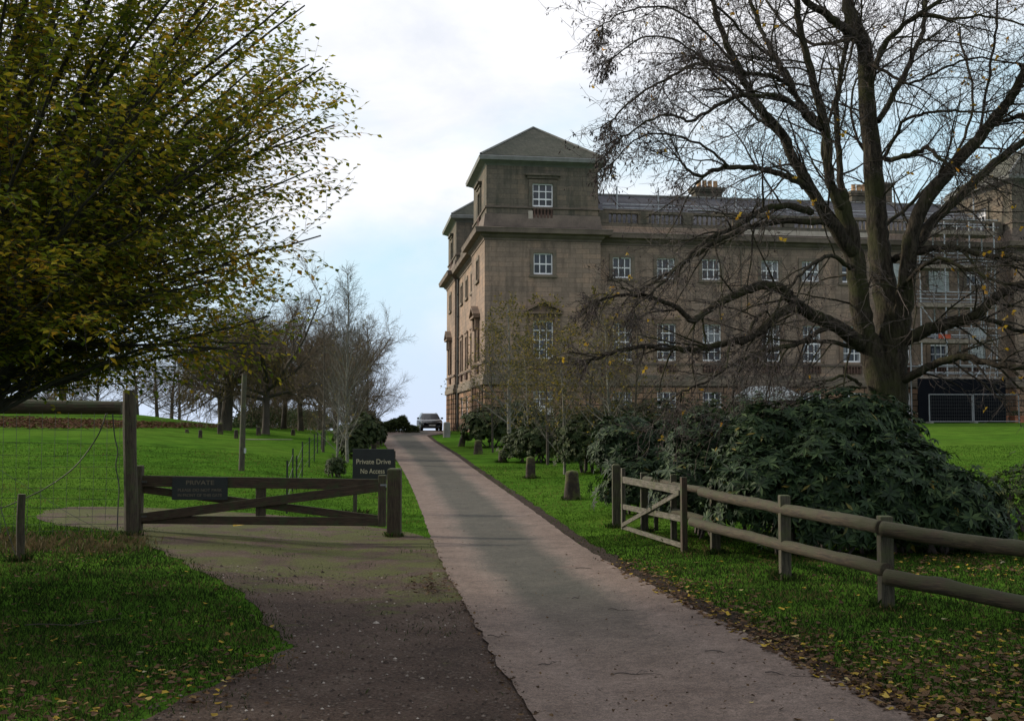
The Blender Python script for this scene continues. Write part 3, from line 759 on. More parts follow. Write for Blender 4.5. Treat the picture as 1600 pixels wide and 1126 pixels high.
# front: left tower, middle range, right tower
range_(V3((0,0,0)), 0, TW, [TW/2], ped=(TW/2,))
range_(V3((TW,RC,0)), 0, FW-2*TW, [c-TW for c in cx_])
range_(V3((FW-TW,0,0)), 0, TW, [TW/2], ped=(TW/2,))
for xx in (TW, FW-TW):   # returns of the recess
    a, b = (V3((xx,0,0)), V3((xx,RC,0))) if xx == TW else (V3((xx,RC,0)), V3((xx,0,0)))
    ang = math.atan2((b-a).y, (b-a).x)
    wallplane(lowW, a, ang, RC, -1.5, H1, []); wallplane(upW, a, ang, RC, H1, 14, [])
# left side runs along +y; outward is -x : walk from back to front (angle -90)
A = -math.pi/2
range_(V3((0,TW,0)), A, TW, [TW/2], ped=(TW/2,))
range_(V3((.35,FD-TW,0)), A, FD-2*TW, [2.6, 6.6, 10.6])
range_(V3((0,FD,0)), A, TW, [TW/2], ped=(TW/2,))
for yy, s in ((FD-TW, 1), (TW, -1)):
    a, b = (V3((0,yy,0)), V3((.35,yy,0))) if s < 0 else (V3((.35,yy,0)), V3((0,yy,0)))
    ang = math.atan2((b-a).y, (b-a).x) if s < 0 else math.atan2((b-a).y, (b-a).x)
    wallplane(lowW, a, ang+0, .35, -1.5, H1, []); wallplane(upW, a, ang, .35, H1, 14, [])
# right and back walls plain
wallplane(lowW, V3((FW,0,0)), math.pi/2, FD, -1.5, H1, []); wallplane(upW, V3((FW,0,0)), math.pi/2, FD, H1, 14, [])
wallplane(lowW, V3((FW,FD,0)), math.pi, FW, -1.5, H1, []); wallplane(upW, V3((FW,FD,0)), math.pi, FW, H1, 14, [])
# dark interior so the panes read dark
lowW.build('ground_floor_wall', M['rust'], house)
wl = upW.build('upper_wall', M['stone'], house)
# horizontal bands that follow the broken outline
def outline(e):
    return [(-e,-e), (TW+e,-e), (TW+e,RC-e), (FW-TW-e,RC-e), (FW-TW-e,-e), (FW+e,-e), (FW+e,FD+e), (-e,FD+e)]
def outline2(e):   # with the shallow side recess
    return [(-e,-e), (TW+e,-e), (TW+e,RC-e), (FW-TW-e,RC-e), (FW-TW-e,-e), (FW+e,-e), (FW+e,FD+e), (-e,FD+e), (-e,FD-TW-e), (.35-e,FD-TW-e), (.35-e,TW+e), (-e,TW+e)]
def band(name, prof, mat):
    """prof: list of (projection, height) from bottom to top"""
    m = MB(); n = 12
    for e, z in prof:
        for x, y in outline2(e): m.v.append((x, y, z))
    for k in range(len(prof)-1):
        for i in range(n): j = (i+1) % n; m.f.append((k*n+i, k*n+j, (k+1)*n+j, (k+1)*n+i))
    return m.build(name, mat, house)
band('plinth_band', [(.003,H1-.25), (.16,H1-.22), (.16,H1+.12), (.10,H1+.2), (.10,H1+.45), (.003,H1+.52)], M['trim'])
band('sill_course', [(.003,4.42), (.10,4.44), (.12,4.56), (.003,4.6)], M['trim_dark'])
band('cornice', [(.003,12.66), (.06,12.68), (.06,12.80), (.16,12.88), (.24,12.94), (.28,13.04), (.66,13.10), (.70,13.32), (.74,13.42), (.64,13.46), (.003,13.60)], M['trim_dark'])
# towers
def tower(x0, y0, label=None):
    m = MB(); W = TW; i_ = .12
    o = V3((x0, y0, 0))
    m2 = MB()
    # sloped plinth
    for (e0, z0, e1, z1) in ((.10, 13.6, -.02, 14.45),):
        a = [(-e0,-e0),(W+e0,-e0),(W+e0,W+e0),(-e0,W+e0)]; b = [(-e1,-e1),(W+e1,-e1),(W+e1,W+e1),(-e1,W+e1)]
        for k in range(4):
            j = (k+1) % 4; m2.quad((*a[k], z0), (*a[j], z0), (*b[j], z1), (*b[k], z1))
    corners = [(0, V3((i_, i_, 0)), W-2*i_), (math.pi/2, V3((W-i_, i_, 0)), W-2*i_), (math.pi, V3((W-i_, W-i_, 0)), W-2*i_), (-math.pi/2, V3((i_, W-i_, 0)), W-2*i_)]
    t = None
    for ang, O, L in corners: wallplane(m, O, ang, L, 14.0, H3, [op('top', L/2)])
    t = m.build('corner_tower', M['dark_stone'], house, loc=o)
    m2.build('tower_plinth', M['trim_dark'], t)
    for ang, O, L in corners[:1]+corners[3:]+corners[1:2]: window('top', O+o, ang, L/2)
    s = MB()
    for e, z in ((.0, 14.72), (.09, 14.74), (.10, 14.84), (.0, 14.87)):
        for a, b in ((-1,-1),(1,-1),(1,1),(-1,1)): s.v.append((W/2+a*(W/2-i_+e), W/2+b*(W/2-i_+e), z+.14))
    for k in range(3):
        for i in range(4): j = (i+1) % 4; s.f.append((k*4+i, k*4+j, k*4+4+j, k*4+4+i))
    s.build('string_course', M['trim_dark'], t)
    c = MB(); prof = [(.0, 17.75), (.12, 17.85), (.40, 17.98), (.52, 18.02), (.56, 18.26), (.50, 18.32), (-.2, 18.34)]
    for e, z in prof:
        for a, b in ((-1,-1),(1,-1),(1,1),(-1,1)): c.v.append((W/2+a*(W/2-i_+e), W/2+b*(W/2-i_+e), z))
    for k in range(len(prof)-1):
        for i in range(4): j = (i+1) % 4; c.f.append((k*4+i, k*4+j, k*4+4+j, k*4+4+i))
    c.build('eaves_cornice', M['lead'], t)
    r = MB(); e = W/2-i_+.44; r.v = [(W/2-e, W/2-e, 18.36), (W/2+e, W/2-e, 18.36), (W/2+e, W/2+e, 18.36), (W/2-e, W/2+e, 18.36), (W/2, W/2, 21.45)]
    r.f = [(0,1,4), (1,2,4), (2,3,4), (3,0,4), (3,2,1,0)]
    r.build('tower_roof', M['towerroof'], t)
    hp = MB()
    for k in range(4): a, b = Vector(r.v[k]), Vector(r.v[4]); hp.tube([a+Vector((0,0,.03)), b+Vector((0,0,.05))], [.09,.07], 6)
    hp.build('hip_flashing', M['lead'], t)
    return t
tower(0, 0); tower(0, FD-TW); tower(FW-TW, 0); tower(FW-TW, FD-TW)
pp = MB(); pp.bb(TW/2-.72-.28, TW/2-.705, -.02, .02+.09, 14.02, 14.70); pp.build('repaired_pier', M['pale_pier'], house)
# main hipped roof with flat ridge
r = MB(); e0, e1 = 1.9, 7.6; z0, z1 = 14.3, 17.55
r.v = [(e0,e0+.4,z0), (FW-e0,e0+.4,z0), (FW-e0,FD-e0,z0), (e0,FD-e0,z0), (e1,e1,z1), (FW-e1,e1,z1), (FW-e1,FD-e1,z1), (e1,FD-e1,z1)]
r.f = [(0,1,5,4), (1,2,6,5), (2,3,7,6), (3,0,4,7), (4,5,6,7)]
ro = r.build('roof', M['slate'], house)
rd = MB(); rd.tube([V3((e1,e1,z1+.03)), V3((FW-e1,e1,z1+.03))], [.1,.1], 6); rd.tube([V3((e1,e1,z1+.03)), V3((e1,FD-e1,z1+.03))], [.1,.1], 6)
rd.build('ridge', M['lead'], ro)
def chimney(x, y, w_, d, top, npots):
    c = MB(); c.bb(x-w_/2, x+w_/2, y-d/2, y+d/2, 16, top-.35); c.bb(x-w_/2-.12, x+w_/2+.12, y-d/2-.12, y+d/2+.12, top-.349, top-.2); c.bb(x-w_/2-.2, x+w_/2+.2, y-d/2-.2, y+d/2+.2, top-.199, top)
    co_ = c.build('chimney', M['dark_stone'], ro)
chimney(18.3, 8.6, 2.1, 1.1, 18.5, 4); chimney(31.0, 8.6, 2.1, 1.1, 18.6, 4); chimney(33.8, 11.5, 2.0, 1.2, 20.0, 3); chimney(6.5, 14.5, 1.2, 2.2, 18.6, 3)
pt = MB()
for (x, y, top, n) in ((18.35, 8.6, 18.5, 4), (31.0, 8.6, 18.6, 4), (33.8, 11.5, 20.0, 3)):
    for i in range(n):
        xx = x-.66+.44*i
        pt.tube([V3((xx, y, top-.02)), V3((xx, y, top+.3)), V3((xx, y, top+.58)), V3((xx, y, top+.62))], [.2,.17,.16,.21], 10)
pt.build('chimney_pots', M['pots'], house, smooth=True)
# balustrade along the middle range
bal = MB(); X0, X1 = TW+.15, FW-TW-.15
for (a, b, z, h, y) in ((X0, X1, 14.0, .25, RC+.25), (X0, X1, 14.92, .18, RC+.25)): bal.bb(a, b, y-.2, y+.2, z, z+h)
rail = bal.build('balustrade', M['dark_stone'], house)
bproto = None
piers = [X0+.3, 11.2, 14.4, 18.1, 21.8, 24.8, 28.1, 31.4, 34.3, X1-.3]
for p in piers: pr = MB(); pr.bb(p-.38, p+.38, RC+.02, RC+.48, 14.253, 14.917); pr.build('pier', M['dark_stone'], rail)
x = X0+.3
while x < X1:
    if all(abs(x-p) > .5 for p in piers):
        if bproto is None:
            b_ = MB(); b_.tube([V3((0,0,z)) for z in (0, .08, .09, .2, .34, .46, .58, .6, .67)], [.09,.09,.06,.085,.07,.045,.05,.08,.08], 8); bproto = b_.build('baluster', M['trim'], rail)
            o_ = bproto
        else: o_ = bproto.copy(); COL.objects.link(o_); o_.parent = rail
        o_.location = (x, RC+.25, 14.25)
    x += .34
# low parapet on the left side range
lp = MB(); lp.bb(.45, .85, TW+.1, FD-TW-.1, 14.0, 15.0); lp.build('side_parapet', M['dark_stone'], house)
# centre pediment slab on the parapet
cpd = MB(); cpd.bb(20.3-1.9, 26.3+1.9, RC-.12, RC+.0, 13.64, 13.99); cpd.build('centre_blocking', M['pale_pier'], house)
# downpipes
dp = MB()
for (x, y) in ((.22, FD-TW-.35),): dp.tube([V3((x,y,-1)), V3((x,y,12.7))], [.075,.075], 8)
for q in range(7): dp.bb(.1, .34, FD-TW-.45, FD-TW-.25, q*1.9, q*1.9+.08)
dp.build('downpipe', M['pipe'], house)
dp = MB(); x = 18.15; dp.tube([V3((x,RC-.1,-1)), V3((x,RC-.1,12.7))], [.06,.06], 8); dp.build('downpipe', M['trim'], house)
dp = MB(); x = 37.4; dp.tube([V3((x,RC-.1,-1)), V3((x,RC-.1,12.7))], [.06,.06], 8); dp.build('downpipe', M['trim'], house)
# vertical pilaster quoins at ground floor on the left face
for y in (1.0, 2.6, 5.3, 6.9, 22.1, 23.7, 26.4, 28.0): q = MB(); q.bb(-.10, .0, y-.22, y+.22, -1.5, H1-.26); q.build('rusticated_pilaster', M['rust'], house)
# white ground floor door with light in the tower front, white bow shape beside it
dr = MB(); dr.bb(TW/2-.68, TW/2+.68, -.04, .0, -.4, 1.6); 
for i in range(2): dr.bb(TW/2-.58+i*.62, TW/2-.04+i*.62, -.07, -.041, 0, 1.4)
door = dr.build('door', M['white'], house); k = MB(); k.box((TW/2+.5, -.09, .55), (.06,.06,.14)); k.build('handle', M['metal'], door)

# white marquee-like garden tent roof beyond the shrubs, in front of the middle range
def tent():
    p = hw(20.5-1.4, -1.2, 1.3); g0 = terr(p.x, p.y)
    t = MB(); w_, d = 1.9, 1.2; h = 1.95; top = 2.6
    t.v = [(-w_,-d,h), (w_,-d,h), (w_,d,h), (-w_,d,h), (-w_+.7,0,top), (w_-.7,0,top)]
    t.f = [(0,1,5,4), (1,2,5), (2,3,4,5), (3,0,4)]
    for (a, b) in ((0,1), (1,2), (2,3), (3,0)):
        A_, B_ = V3(t.v[a]), V3(t.v[b]); t.quad(A_+V3((0,0,-.35)), B_+V3((0,0,-.35)), B_, A_)
    root = empty('garden_canopy', (p.x, p.y, g0), HA, label='white canopy with a pitched top behind the rhododendrons, below the house wall', cat='canopy')
    t.build('canopy_top', M['sheet'], root)
    for a, b in ((-1,-1),(1,-1),(1,1),(-1,1)):
        l = MB(); l.tube([V3((a*w_*.97, b*d*.97, -.05)), V3((a*w_*.97, b*d*.97, 2.3))], [.04,.04], 6); l.build('leg', M['metal'], root)
tent()

# ------------------------------------------------------------ scaffolding and site fence
def scaffold():
    p = hw(30.2, -1.5, 0); root = empty('scaffold_tower', p, HA, label='steel scaffold with three boarded platforms against the right half of the house', cat='scaffold')
    W, D, H = 5.6, 1.5, 13.9
    for i in range(4):
        for d in (0, D):
            s = MB(); x = i*W/3; s.tube([V3((x, d, -.3)), V3((x, d, H+.6))], [.05,.05], 6); s.build('standard', M['steel_white'], root)
    for z in (3.4, 6.0, 8.5, 11.2, 13.6):
        b = MB(); b.bb(-.2, W+.2, .1, D-.1, z, z+.07); b.bb(-.2, W+.2, -.06, -.02, z, z+.28); b.build('platform', M['board'], root)
        l = MB()
        for dz in (.55, 1.05):
            l.tube([V3((-.3, -.07, z+dz)), V3((W+.3, -.07, z+dz))], [.035,.035], 5); l.tube([V3((-.3, D+.07, z+dz)), V3((W+.3, D+.07, z+dz))], [.035,.035], 5)
        l.build('guard_rail', M['steel_white'], root)
    for (x0, z0, x1, z1) in ((0, .2, W/3, 3.4), (W/3, 6, 0, 8.5), (W*2/3, 3.4, W, 6), (W, 8.5, W*2/3, 11.2)):
        b = MB(); b.tube([V3((x0, -.12, z0)), V3((x1, -.12, z1))], [.04,.04], 5); b.build('brace', M['steel_white'], root)
    for (z0, z1, x) in ((0, 6.4, 4.6), (6.0, 11.6, 4.3)):
        l = MB()
        for s in (-.2, .2): l.tube([V3((x+s, -.35, z0)), V3((x+.8+s, -.2, z1))], [.03,.03], 5)
        n = int((z1-z0)/.3)
        for k in range(1, n): t = k/n; l.tube([V3((x-.2+.8*t, -.35+.15*t, z0+(z1-z0)*t)), V3((x+.2+.8*t, -.35+.15*t, z0+(z1-z0)*t))], [.018,.018], 4)
        l.build('ladder', M['steel_white'], root)
    n = MB(); n.bb(1.2, 2.1, -.14, -.11, 6.3, 6.6); n.build('orange_netting', M['orange'], root)
    return root
scaffold()
def sheetpanel(x, label):
    p = hw(x, RC-.16, 9.9); m = MB()
    for i in range(8):
        a, b = -0.75+i*.19, -0.75+(i+1)*.19; y0, y1 = .03*math.sin(i*2.1), .03*math.sin((i+1)*2.1); m.quad((a, y0-.05, 0), (b, y1-.05, 0), (b, y1-.05, 1.9), (a, y0-.05, 1.9)); m.quad((b, y1, 0), (a, y0, 0), (a, y0, 1.9), (b, y1, 1.9))
    o = m.build('protective_sheet', M['sheet'], loc=p, rz=HA); tag(o, label, 'sheet', 'pale sheets covering windows by the scaffold')
sheetpanel(30.0, 'pale sheet over an upper floor window, the left one of two by the scaffold')
sheetpanel(32.9, 'pale sheet over an upper floor window, the right one of two inside the scaffold')
# shuttered white window right of the scaffold
sh = MB(); p = hw(35.8, -.0, 0)
sh.bb(-.62, .62, RC+.03, RC+.08, 4.8, 7.25)
for i in (-1, 1):
    for z in (4.9, 6.1): sh.bb(i*.31-.25, i*.31+.25, RC+.015, RC+.0295, z, z+1.05)
sh.build('window_shutter', M['sheet'], house, loc=(35.8, 0, 0))
# roof edge guard rail scaffold
def roofrail():
    root = empty('roof_edge_scaffold', hw(8.6, RC+1.2, 14.3), HA, label='light steel guard rail with upright poles along the edge of the slate roof', cat='scaffold')
    for x in (1.0, 4.0, 9.7, 15.4, 20.5, 25.5, 28.0):
        p = MB(); p.tube([V3((x, 0, -.3)), V3((x, 0, 2.75))], [.055,.055], 6); p.build('standard', M['steel_white'], root)
    for z in (1.25, 1.5):
        p = MB(); p.tube([V3((.0, .1, z)), V3((28.3, .1, z+.03))], [.04,.04], 5); p.build('guard_rail', M['steel_white'], root)
    for (a, b) in ((0, 3.5), (8, 12.2), (23, 28)):
        p = MB(); p.bb(a, b, -.4, .4, 1.0, 1.06); p.build('platform', M['board'], root)
roofrail()
def hoarding():
    p = hw(30.2, -2.0, 0); g = terr(p.x, p.y)
    root = empty('hoarding', (p.x, p.y, g), HA, label='dark navy site hoarding closing off the ground floor below the scaffold', cat='hoarding')
    for i in range(5): m = MB(); m.bb(-.6+i*1.3, -.6+i*1.3+1.285, 0, .08, -.1, 3.05); m.build('panel', M['hoarding'], root)
    m = MB(); m.bb(-.62, 5.9, .085, .2, .6, .7); m.bb(-.62, 5.9, .085, .2, 2.4, 2.5); m.build('batten', M['board'], root)
hoarding()
def heras(s, y, w_, label, h=1.95):
    p = hw(s, y, 0); g = terr(p.x, p.y); root = empty('site_fence_panel', (p.x, p.y, g), HA, label=label, cat='fence', group='wire site fence panels in front of the hoarding')
    f = MB(); 
    for x in (0, w_): f.tube([V3((x,0,0)), V3((x,0,h))], [.045,.045], 6)
    for z in (.12, h-.02): f.tube([V3((0,0,z)), V3((w_,0,z))], [.035,.035], 6)
    f.build('frame', M['metal'], root)
    m = MB(); n = int(w_/.16)
    for i in range(1, n): x = w_*i/n; m.tube([V3((x,0,.12)), V3((x,0,h-.02))], [.006,.006], 3)
    for i in range(1, 8): z = .12+(h-.14)*i/8; m.tube([V3((0,.008,z)), V3((w_,.008,z))], [.006,.006], 3)
    m.build('mesh', M['wire'], root)
    b = MB(); b.box((0, 0, .06), (.25,.6,.12)); b.build('foot', M['greystone'], root)
heras(29.6, -3.4, 3.1, 'galvanised wire site fence panel, the left one in front of the navy hoarding')
heras(32.8, -3.4, 3.3, 'galvanised wire site fence panel, the right one in front of the navy hoarding')
def pot(px, label):
    p = hw(px, -1.4, 0); g = terr(p.x, p.y); root = empty('planter', (p.x, p.y, g), HA, label=label, cat='planter', group='terracotta planters by the house wall')
    m = MB(); m.box((0,0,.2), (.62,.62,.42), taper=1.12); m.box((0,0,.44), (.78,.78,.08)); m.build('pot', M['terracotta'], root)
    l = MB(); 
    for _ in range(160): d = rv(); d.z = abs(d.z); leafquad(l, V3((0,0,.5))+d*rnd.uniform(.1,.45), rv(), rv(), .12, .06)
    l.build('foliage', M['laurel'], root)
pot(36.0, 'square terracotta planter, the left of the pair at the foot of the house wall'); pot(37.25, 'square terracotta planter, the right of the pair at the foot of the house wall')

# ------------------------------------------------------------ car at the crest
def car():
    g = at(671, 660, 92); g.z = terr(g.x, g.y)+.02
    root = empty('parked_car', g, R(10), label='dark blue grey estate car facing the camera at the top of the drive', cat='car')
    paint, nt, b = newmat('car_paint'); b.inputs['Base Color'].default_value = (.010,.014,.024,1); b.inputs['Metallic'].default_value = .1; b.inputs['Roughness'].default_value = .3; b.inputs['Coat Weight'].default_value = .35
    dark = basic('car_black', (.006,.006,.007), (.01,.01,.011), 5, .5, 0); chrome = basic('car_chrome', (.5,.52,.55), (.6,.6,.62), 5, .2, 0, metal=1)
    lamp = basic('headlamp_glass', (.35,.38,.42), (.5,.52,.55), 5, .12, 0)
    hw_ = .92
    def loft(secs, name, mat, smooth=True):
        m = MB(); n = len(secs[0])
        for s in secs: m.v += [tuple(p) for p in s]
        for i in range(len(secs)-1):
            for k in range(n): m.f.append((i*n+k, i*n+(k+1) % n, (i+1)*n+(k+1) % n, (i+1)*n+k))
        m.f.append(tuple(range(n))); m.f.append(tuple(reversed(range((len(secs)-1)*n, len(secs)*n))))
        return m.build(name, mat, root, smooth=smooth)
    def sec(y, w_, zb, zt, r=.16):
        out = []
        for (sx, sz, a0) in ((1, -1, -90), (1, 1, 0), (-1, 1, 90), (-1, -1, 180)):
            for k in range(4):
                a = R(a0+k*30); out.append(V3((sx*(w_-r)+r*math.cos(a), y, (zt-r if sz > 0 else zb+r)+r*math.sin(a))))
        return out
    loft([sec(-2.3,.70,.34,.66,.14), sec(-2.22,.82,.24,.76,.16), sec(-2.0,.89,.22,.88), sec(-1.2,hw_,.22,.98), sec(-.6,hw_,.22,1.0), sec(1.6,hw_,.22,1.02), sec(2.15,.9,.24,1.0), sec(2.35,.82,.34,.92)], 'body', paint)
    def sec2(y, wb, wt, zb, zt): return [V3((-wb,y,zb)), V3((wb,y,zb)), V3((wt,y,zt)), V3((wt*.8,y,zt+.03)), V3((-wt*.8,y,zt+.03)), V3((-wt,y,zt))]
    cab = loft([sec2(-.95,.80,.80,.95,.99), sec2(-.25,.84,.66,.95,1.42), sec2(.1,.85,.66,.95,1.46), sec2(1.5,.84,.65,.95,1.44), sec2(2.2,.8,.68,.95,1.05)], 'cabin', paint, False)
    ws = MB(); ws.quad((-.72,-.93,1.03), (.72,-.93,1.03), (.60,-.27,1.42), (-.60,-.27,1.42)); ws.build('windscreen', M['glass'], root)
    sw = MB()
    for s in (-1, 1): sw.quad((s*.85,-.5,1.04), (s*.86,1.6,1.04), (s*.69,1.4,1.38), (s*.69,-.1,1.38))
    sw.build('side_windows', M['glass'], root)
    gr = MB(); gr.bb(-.36, .36, -2.31, -2.27, .42, .70); gr.build('grille', dark, root)
    for s in (-1, 1):
        h = MB(); h.box((s*.64, -2.17, .70), (.36,.14,.15)); h.build('headlight', lamp, root, bevel=.03)
        mr = MB(); mr.box((s*1.0, -.55, 1.06), (.2,.12,.14)); mr.build('mirror', paint, root, bevel=.03)
        for y in (-1.42, 1.38):
            t = MB(); t.tube([V3((s*.68,y,.33)), V3((s*.91,y,.33))], [.33,.33], 20, cap=True); wo = t.build('wheel', dark, root)
            t = MB(); t.tube([V3((s*.90,y,.33)), V3((s*.925,y,.33))], [.2,.2], 16, cap=True); t.build('rim', chrome, wo)
    p = MB(); p.bb(-.26, .26, -2.345, -2.32, .42, .53); p.build('number_plate', M['sheet'], root)
    p = MB(); p.bb(-.6, .6, -2.34, -2.25, .26, .36); p.build('lower_intake', dark, root)
    for s in (-1, 1): rl = MB(); rl.tube([V3((s*.6,-.1,1.5)), V3((s*.6,.6,1.53)), V3((s*.6,1.4,1.5))], [.02]*3, 6); rl.build('roof_rail', chrome, root)
car()

# ------------------------------------------------------------ text
def textmesh(body, size, name, mat, parent, loc, rot, extr=.004, bold=0, align='CENTER', sx=1.0):
    cu = bpy.data.curves.new('t', 'FONT'); cu.body = body; cu.size = size; cu.align_x = align; cu.align_y = 'CENTER'; cu.extrude = extr; cu.offset = bold
    to = bpy.data.objects.new('t', cu); COL.objects.link(to); bpy.context.view_layer.update()
    me = bpy.data.meshes.new_from_object(to.evaluated_get(bpy.context.evaluated_depsgraph_get()))
    bpy.data.objects.remove(to); bpy.data.curves.remove(cu)
    for v in me.vertices: v.co.x *= sx
    me.materials.clear(); me.materials.append(mat); me.name = name
    o = bpy.data.objects.new(name, me); COL.objects.link(o); o.parent = parent; o.location = loc; o.rotation_euler = rot
    return o

# ------------------------------------------------------------ left gate
PLp, PRp = G(213, 838), G(615, 838)
YG = (PLp.y+PRp.y)/2
def P(px, py, dy=0): return at(px, py, YG+dy)
ga = empty('field_gate', P(215, 840), label='dark wooden field gate with crossed braces and a small black sign, across the track', cat='gate')
def gpart(name, a, b, h, t, mat='gatewood', dy=0.0):
    """beam between two world points, h tall and t thick, built in gate space"""
    a, b = a-ga.location, b-ga.location; m = MB(); L = (b-a).length
    d = (b-a).normalized(); ang = math.atan2(d.z, d.x)
    m.box((0,0,0), (L, t, h)); o = m.build(name, M[mat], ga, bevel=.006); o.location = (a+b)/2+V3((0,dy,0)); o.rotation_euler.y = -ang; return o
s_ = YG/F
gpart('top_rail', P(222,751), P(598,757), 17*s_, .05)
gpart('bottom_rail', P(222,811), P(598,815), 13*s_, .05)
gpart('brace', P(222,808), P(604,759), 14*s_, .035, dy=-.046)
gpart('brace', P(222,764), P(598,812), 12*s_, .035, dy=.046)
def vert(name, px, y0, y1, w_px, mat, dy=0, t=None, par=ga, bev=.012):
    a, b = P(px, y1), P(px, y0); m = MB(); t = t or w_px*s_
    m.box((0,0,(b.z-a.z)/2), (w_px*s_, t, b.z-a.z)); o = m.build(name, M[mat], par, bevel=bev); o.location = a-par.location+V3((0,dy,0)); return o
vert('heel_stile', 215, 727, 838, 13, 'gatewoodz', dy=-.0)
vert('closing_stile', 597, 742, 822, 12, 'gatewoodz')
vert('middle_stile', 407, 762, 806, 16, 'gatewoodz', dy=.012, t=.03)
sg = MB(); a, b = P(271, 780)-ga.location, P(358, 745)-ga.location
sg.box(((a.x+b.x)/2, -.085, (a.z+b.z)/2), (b.x-a.x, .018, b.z-a.z)); sgo = sg.build('sign_board', M['signblack'], ga)
tag(sgo, 'black rectangular notice screwed to the gate')
cxm, z_ = (a.x+b.x)/2, lambda y: P(300, y).z-ga.location.z
textmesh('PRIVATE', .115, 'lettering', M['dullgold'], sgo, (cxm, -.097, z_(753.5)), (R(90),0,0), bold=.001, sx=1.25)
textmesh('PLEASE DO NOT PARK', .078, 'lettering', M['dullgold'], sgo, (cxm, -.097, z_(765)), (R(90),0,0), sx=1.05)
textmesh('IN FRONT OF THIS GATE', .074, 'lettering', M['dullgold'], sgo, (cxm, -.097, z_(773)), (R(90),0,0), sx=1.0)
h = MB(); 
for y in (752, 806): q = P(222, y)-ga.location; h.box((q.x, -.06, q.z), (.22, .012, .035))
h.build('hinge_strap', M['wire'], ga)
q = P(600, 757)-ga.location; l = MB(); l.box((q.x, -.07, q.z), (.12,.02,.03)); l.box((q.x+.05, -.085, q.z-.01), (.02,.03,.06)); l.build('latch', M['metal'], ga)
# posts
def post(name, base, w_, h, mat, label, cat='post', chamf=.05, lean=0, t=None, group=None, sunk=.12):
    t = t or w_; m = MB(); n = 4
    c = chamf
    for z, k in ((-sunk, 0), (h-c, 0), (h, c)):
        for sx, sy in ((-1,-1),(1,-1),(1,1),(-1,1)): m.v.append((sx*(w_/2-k), sy*(t/2-k), z))
    m.f = [(3,2,1,0), (8,9,10,11)]
    for r_ in range(2):
        for k in range(4): m.f.append((r_*4+k, r_*4+(k+1) % 4, r_*4+4+(k+1) % 4, r_*4+4+k))
    o = m.build(name, M[mat], loc=base, bevel=.008); o.rotation_euler.y = lean
    tag(o, label, cat, group); return o
post('gate_post', G(616, 838), 22*s_, 111*s_, 'gatewoodz', 'square wooden post with a chamfered top where the field gate latches', chamf=.03)
# tall deer fence post, top beam, netting
tp = G(204, 836); tp.y += .05
def logpost(name, base, r0, r1, h, mat, label, cat='post', group=None, lean=(0,0), sides=14):
    m = MB(); n = 9; pts = []; rad = []
    for i in range(n): t = i/(n-1); pts.append(V3((lean[0]*t+.006*math.sin(7*t), lean[1]*t, -.15+(h+.15)*t))); rad.append((r0+(r1-r0)*t)*(1+.03*math.sin(9*t+r0*50)))
    m.tube(pts, rad, sides, cap=True); o = m.build(name, M[mat], loc=base, bevel=0)
    tag(o, label, cat, group); return o
logpost('tall_fence_post', tp, .125, .115, 215*s_, 'gatewoodz', 'tall round dark post standing beside the hinge end of the field gate', lean=(-.09, 0))
A0, A1 = at(-190, 634, YG+.1), at(192, 637, YG+.1)
m = MB(); m.tube([A0-A1, (A0-A1)*.5+V3((0,0,.01)), V3((0,0,0))], [.15,.145,.13], 14, cap=True)
beam = m.build('fence_top_beam', M['gatewood'], loc=A1); tag(beam, 'heavy dark round beam running left from the top of the tall post', 'beam')
net = empty('wire_netting', tp, label='square mesh wire netting hanging below the heavy beam left of the tall post', cat='fence')
m = MB(); zt = A1.z-.1-tp.z
for i in range(26):
    x = -.25-i*.235; zb = terr(tp.x+x, tp.y)-tp.z; m.tube([V3((x, 0, zt)), V3((x+.01*math.sin(i), .01, zt/2)), V3((x, 0, zb))], [.0042]*3, 3)
m.build('vertical_wires', M['wire'], net)
m = MB(); z = .05; k = 0
while z < zt:
    pts = [V3((-.1-i*.6, 0, z+.012*math.sin(i*1.3+k)+(terr(tp.x-.1-i*.6, tp.y)-tp.z)*(1-z/zt))) for i in range(11)]; m.tube(pts, [.0042]*11, 3); z += .13+.012*k; k += 1
m.build('horizontal_wires', M['wire'], net)
def cable(pxs, Y, r, label, mat='cable', name='cable'):
    raw = [at(x, y, Y) for x, y in pxs]; pts = []
    for i in range(len(raw)-1):
        p0, p1, p2, p3 = raw[max(i-1,0)], raw[i], raw[i+1], raw[min(i+2,len(raw)-1)]
        for k in range(6):
            t = k/6; pts.append(.5*((2*p1)+(-p0+p2)*t+(2*p0-5*p1+4*p2-p3)*t*t+(-p0+3*p1-3*p2+p3)*t**3))
    pts.append(raw[-1]); o0 = pts[0].copy(); m = MB(); m.tube([p-o0 for p in pts], [r]*len(pts), 6); o = m.build(name, M[mat], loc=o0, smooth=True); tag(o, label, 'cable'); return o
cable([(166,646),(152,682),(118,728),(75,760),(37,779),(0,794),(-40,800)], YG-.3, .011, 'thick black cable sagging from the heavy beam down to the short post')
cable([(176,646),(179,680),(184,705),(181,728),(186,760),(184,800),(183,832)], YG-.15, .011, 'thin black cable hanging down beside the tall dark post')
cable([(-10,728),(50,765),(110,803),(160,828)], YG-.05, .004, 'slanting straining wire across the netting', 'wire', 'straining_wire')
b1 = G(31, 876); 
logpost('short_fence_post', b1, .062, .058, 103*b1.y/F, 'gatewoodz', 'short round post in rough grass at the left edge of the photograph')
cable([(0,790),(12,830),(25,868)], b1.y-.05, .006, 'slack dark wire curling at the foot of the short post', 'wire', 'loose_wire')

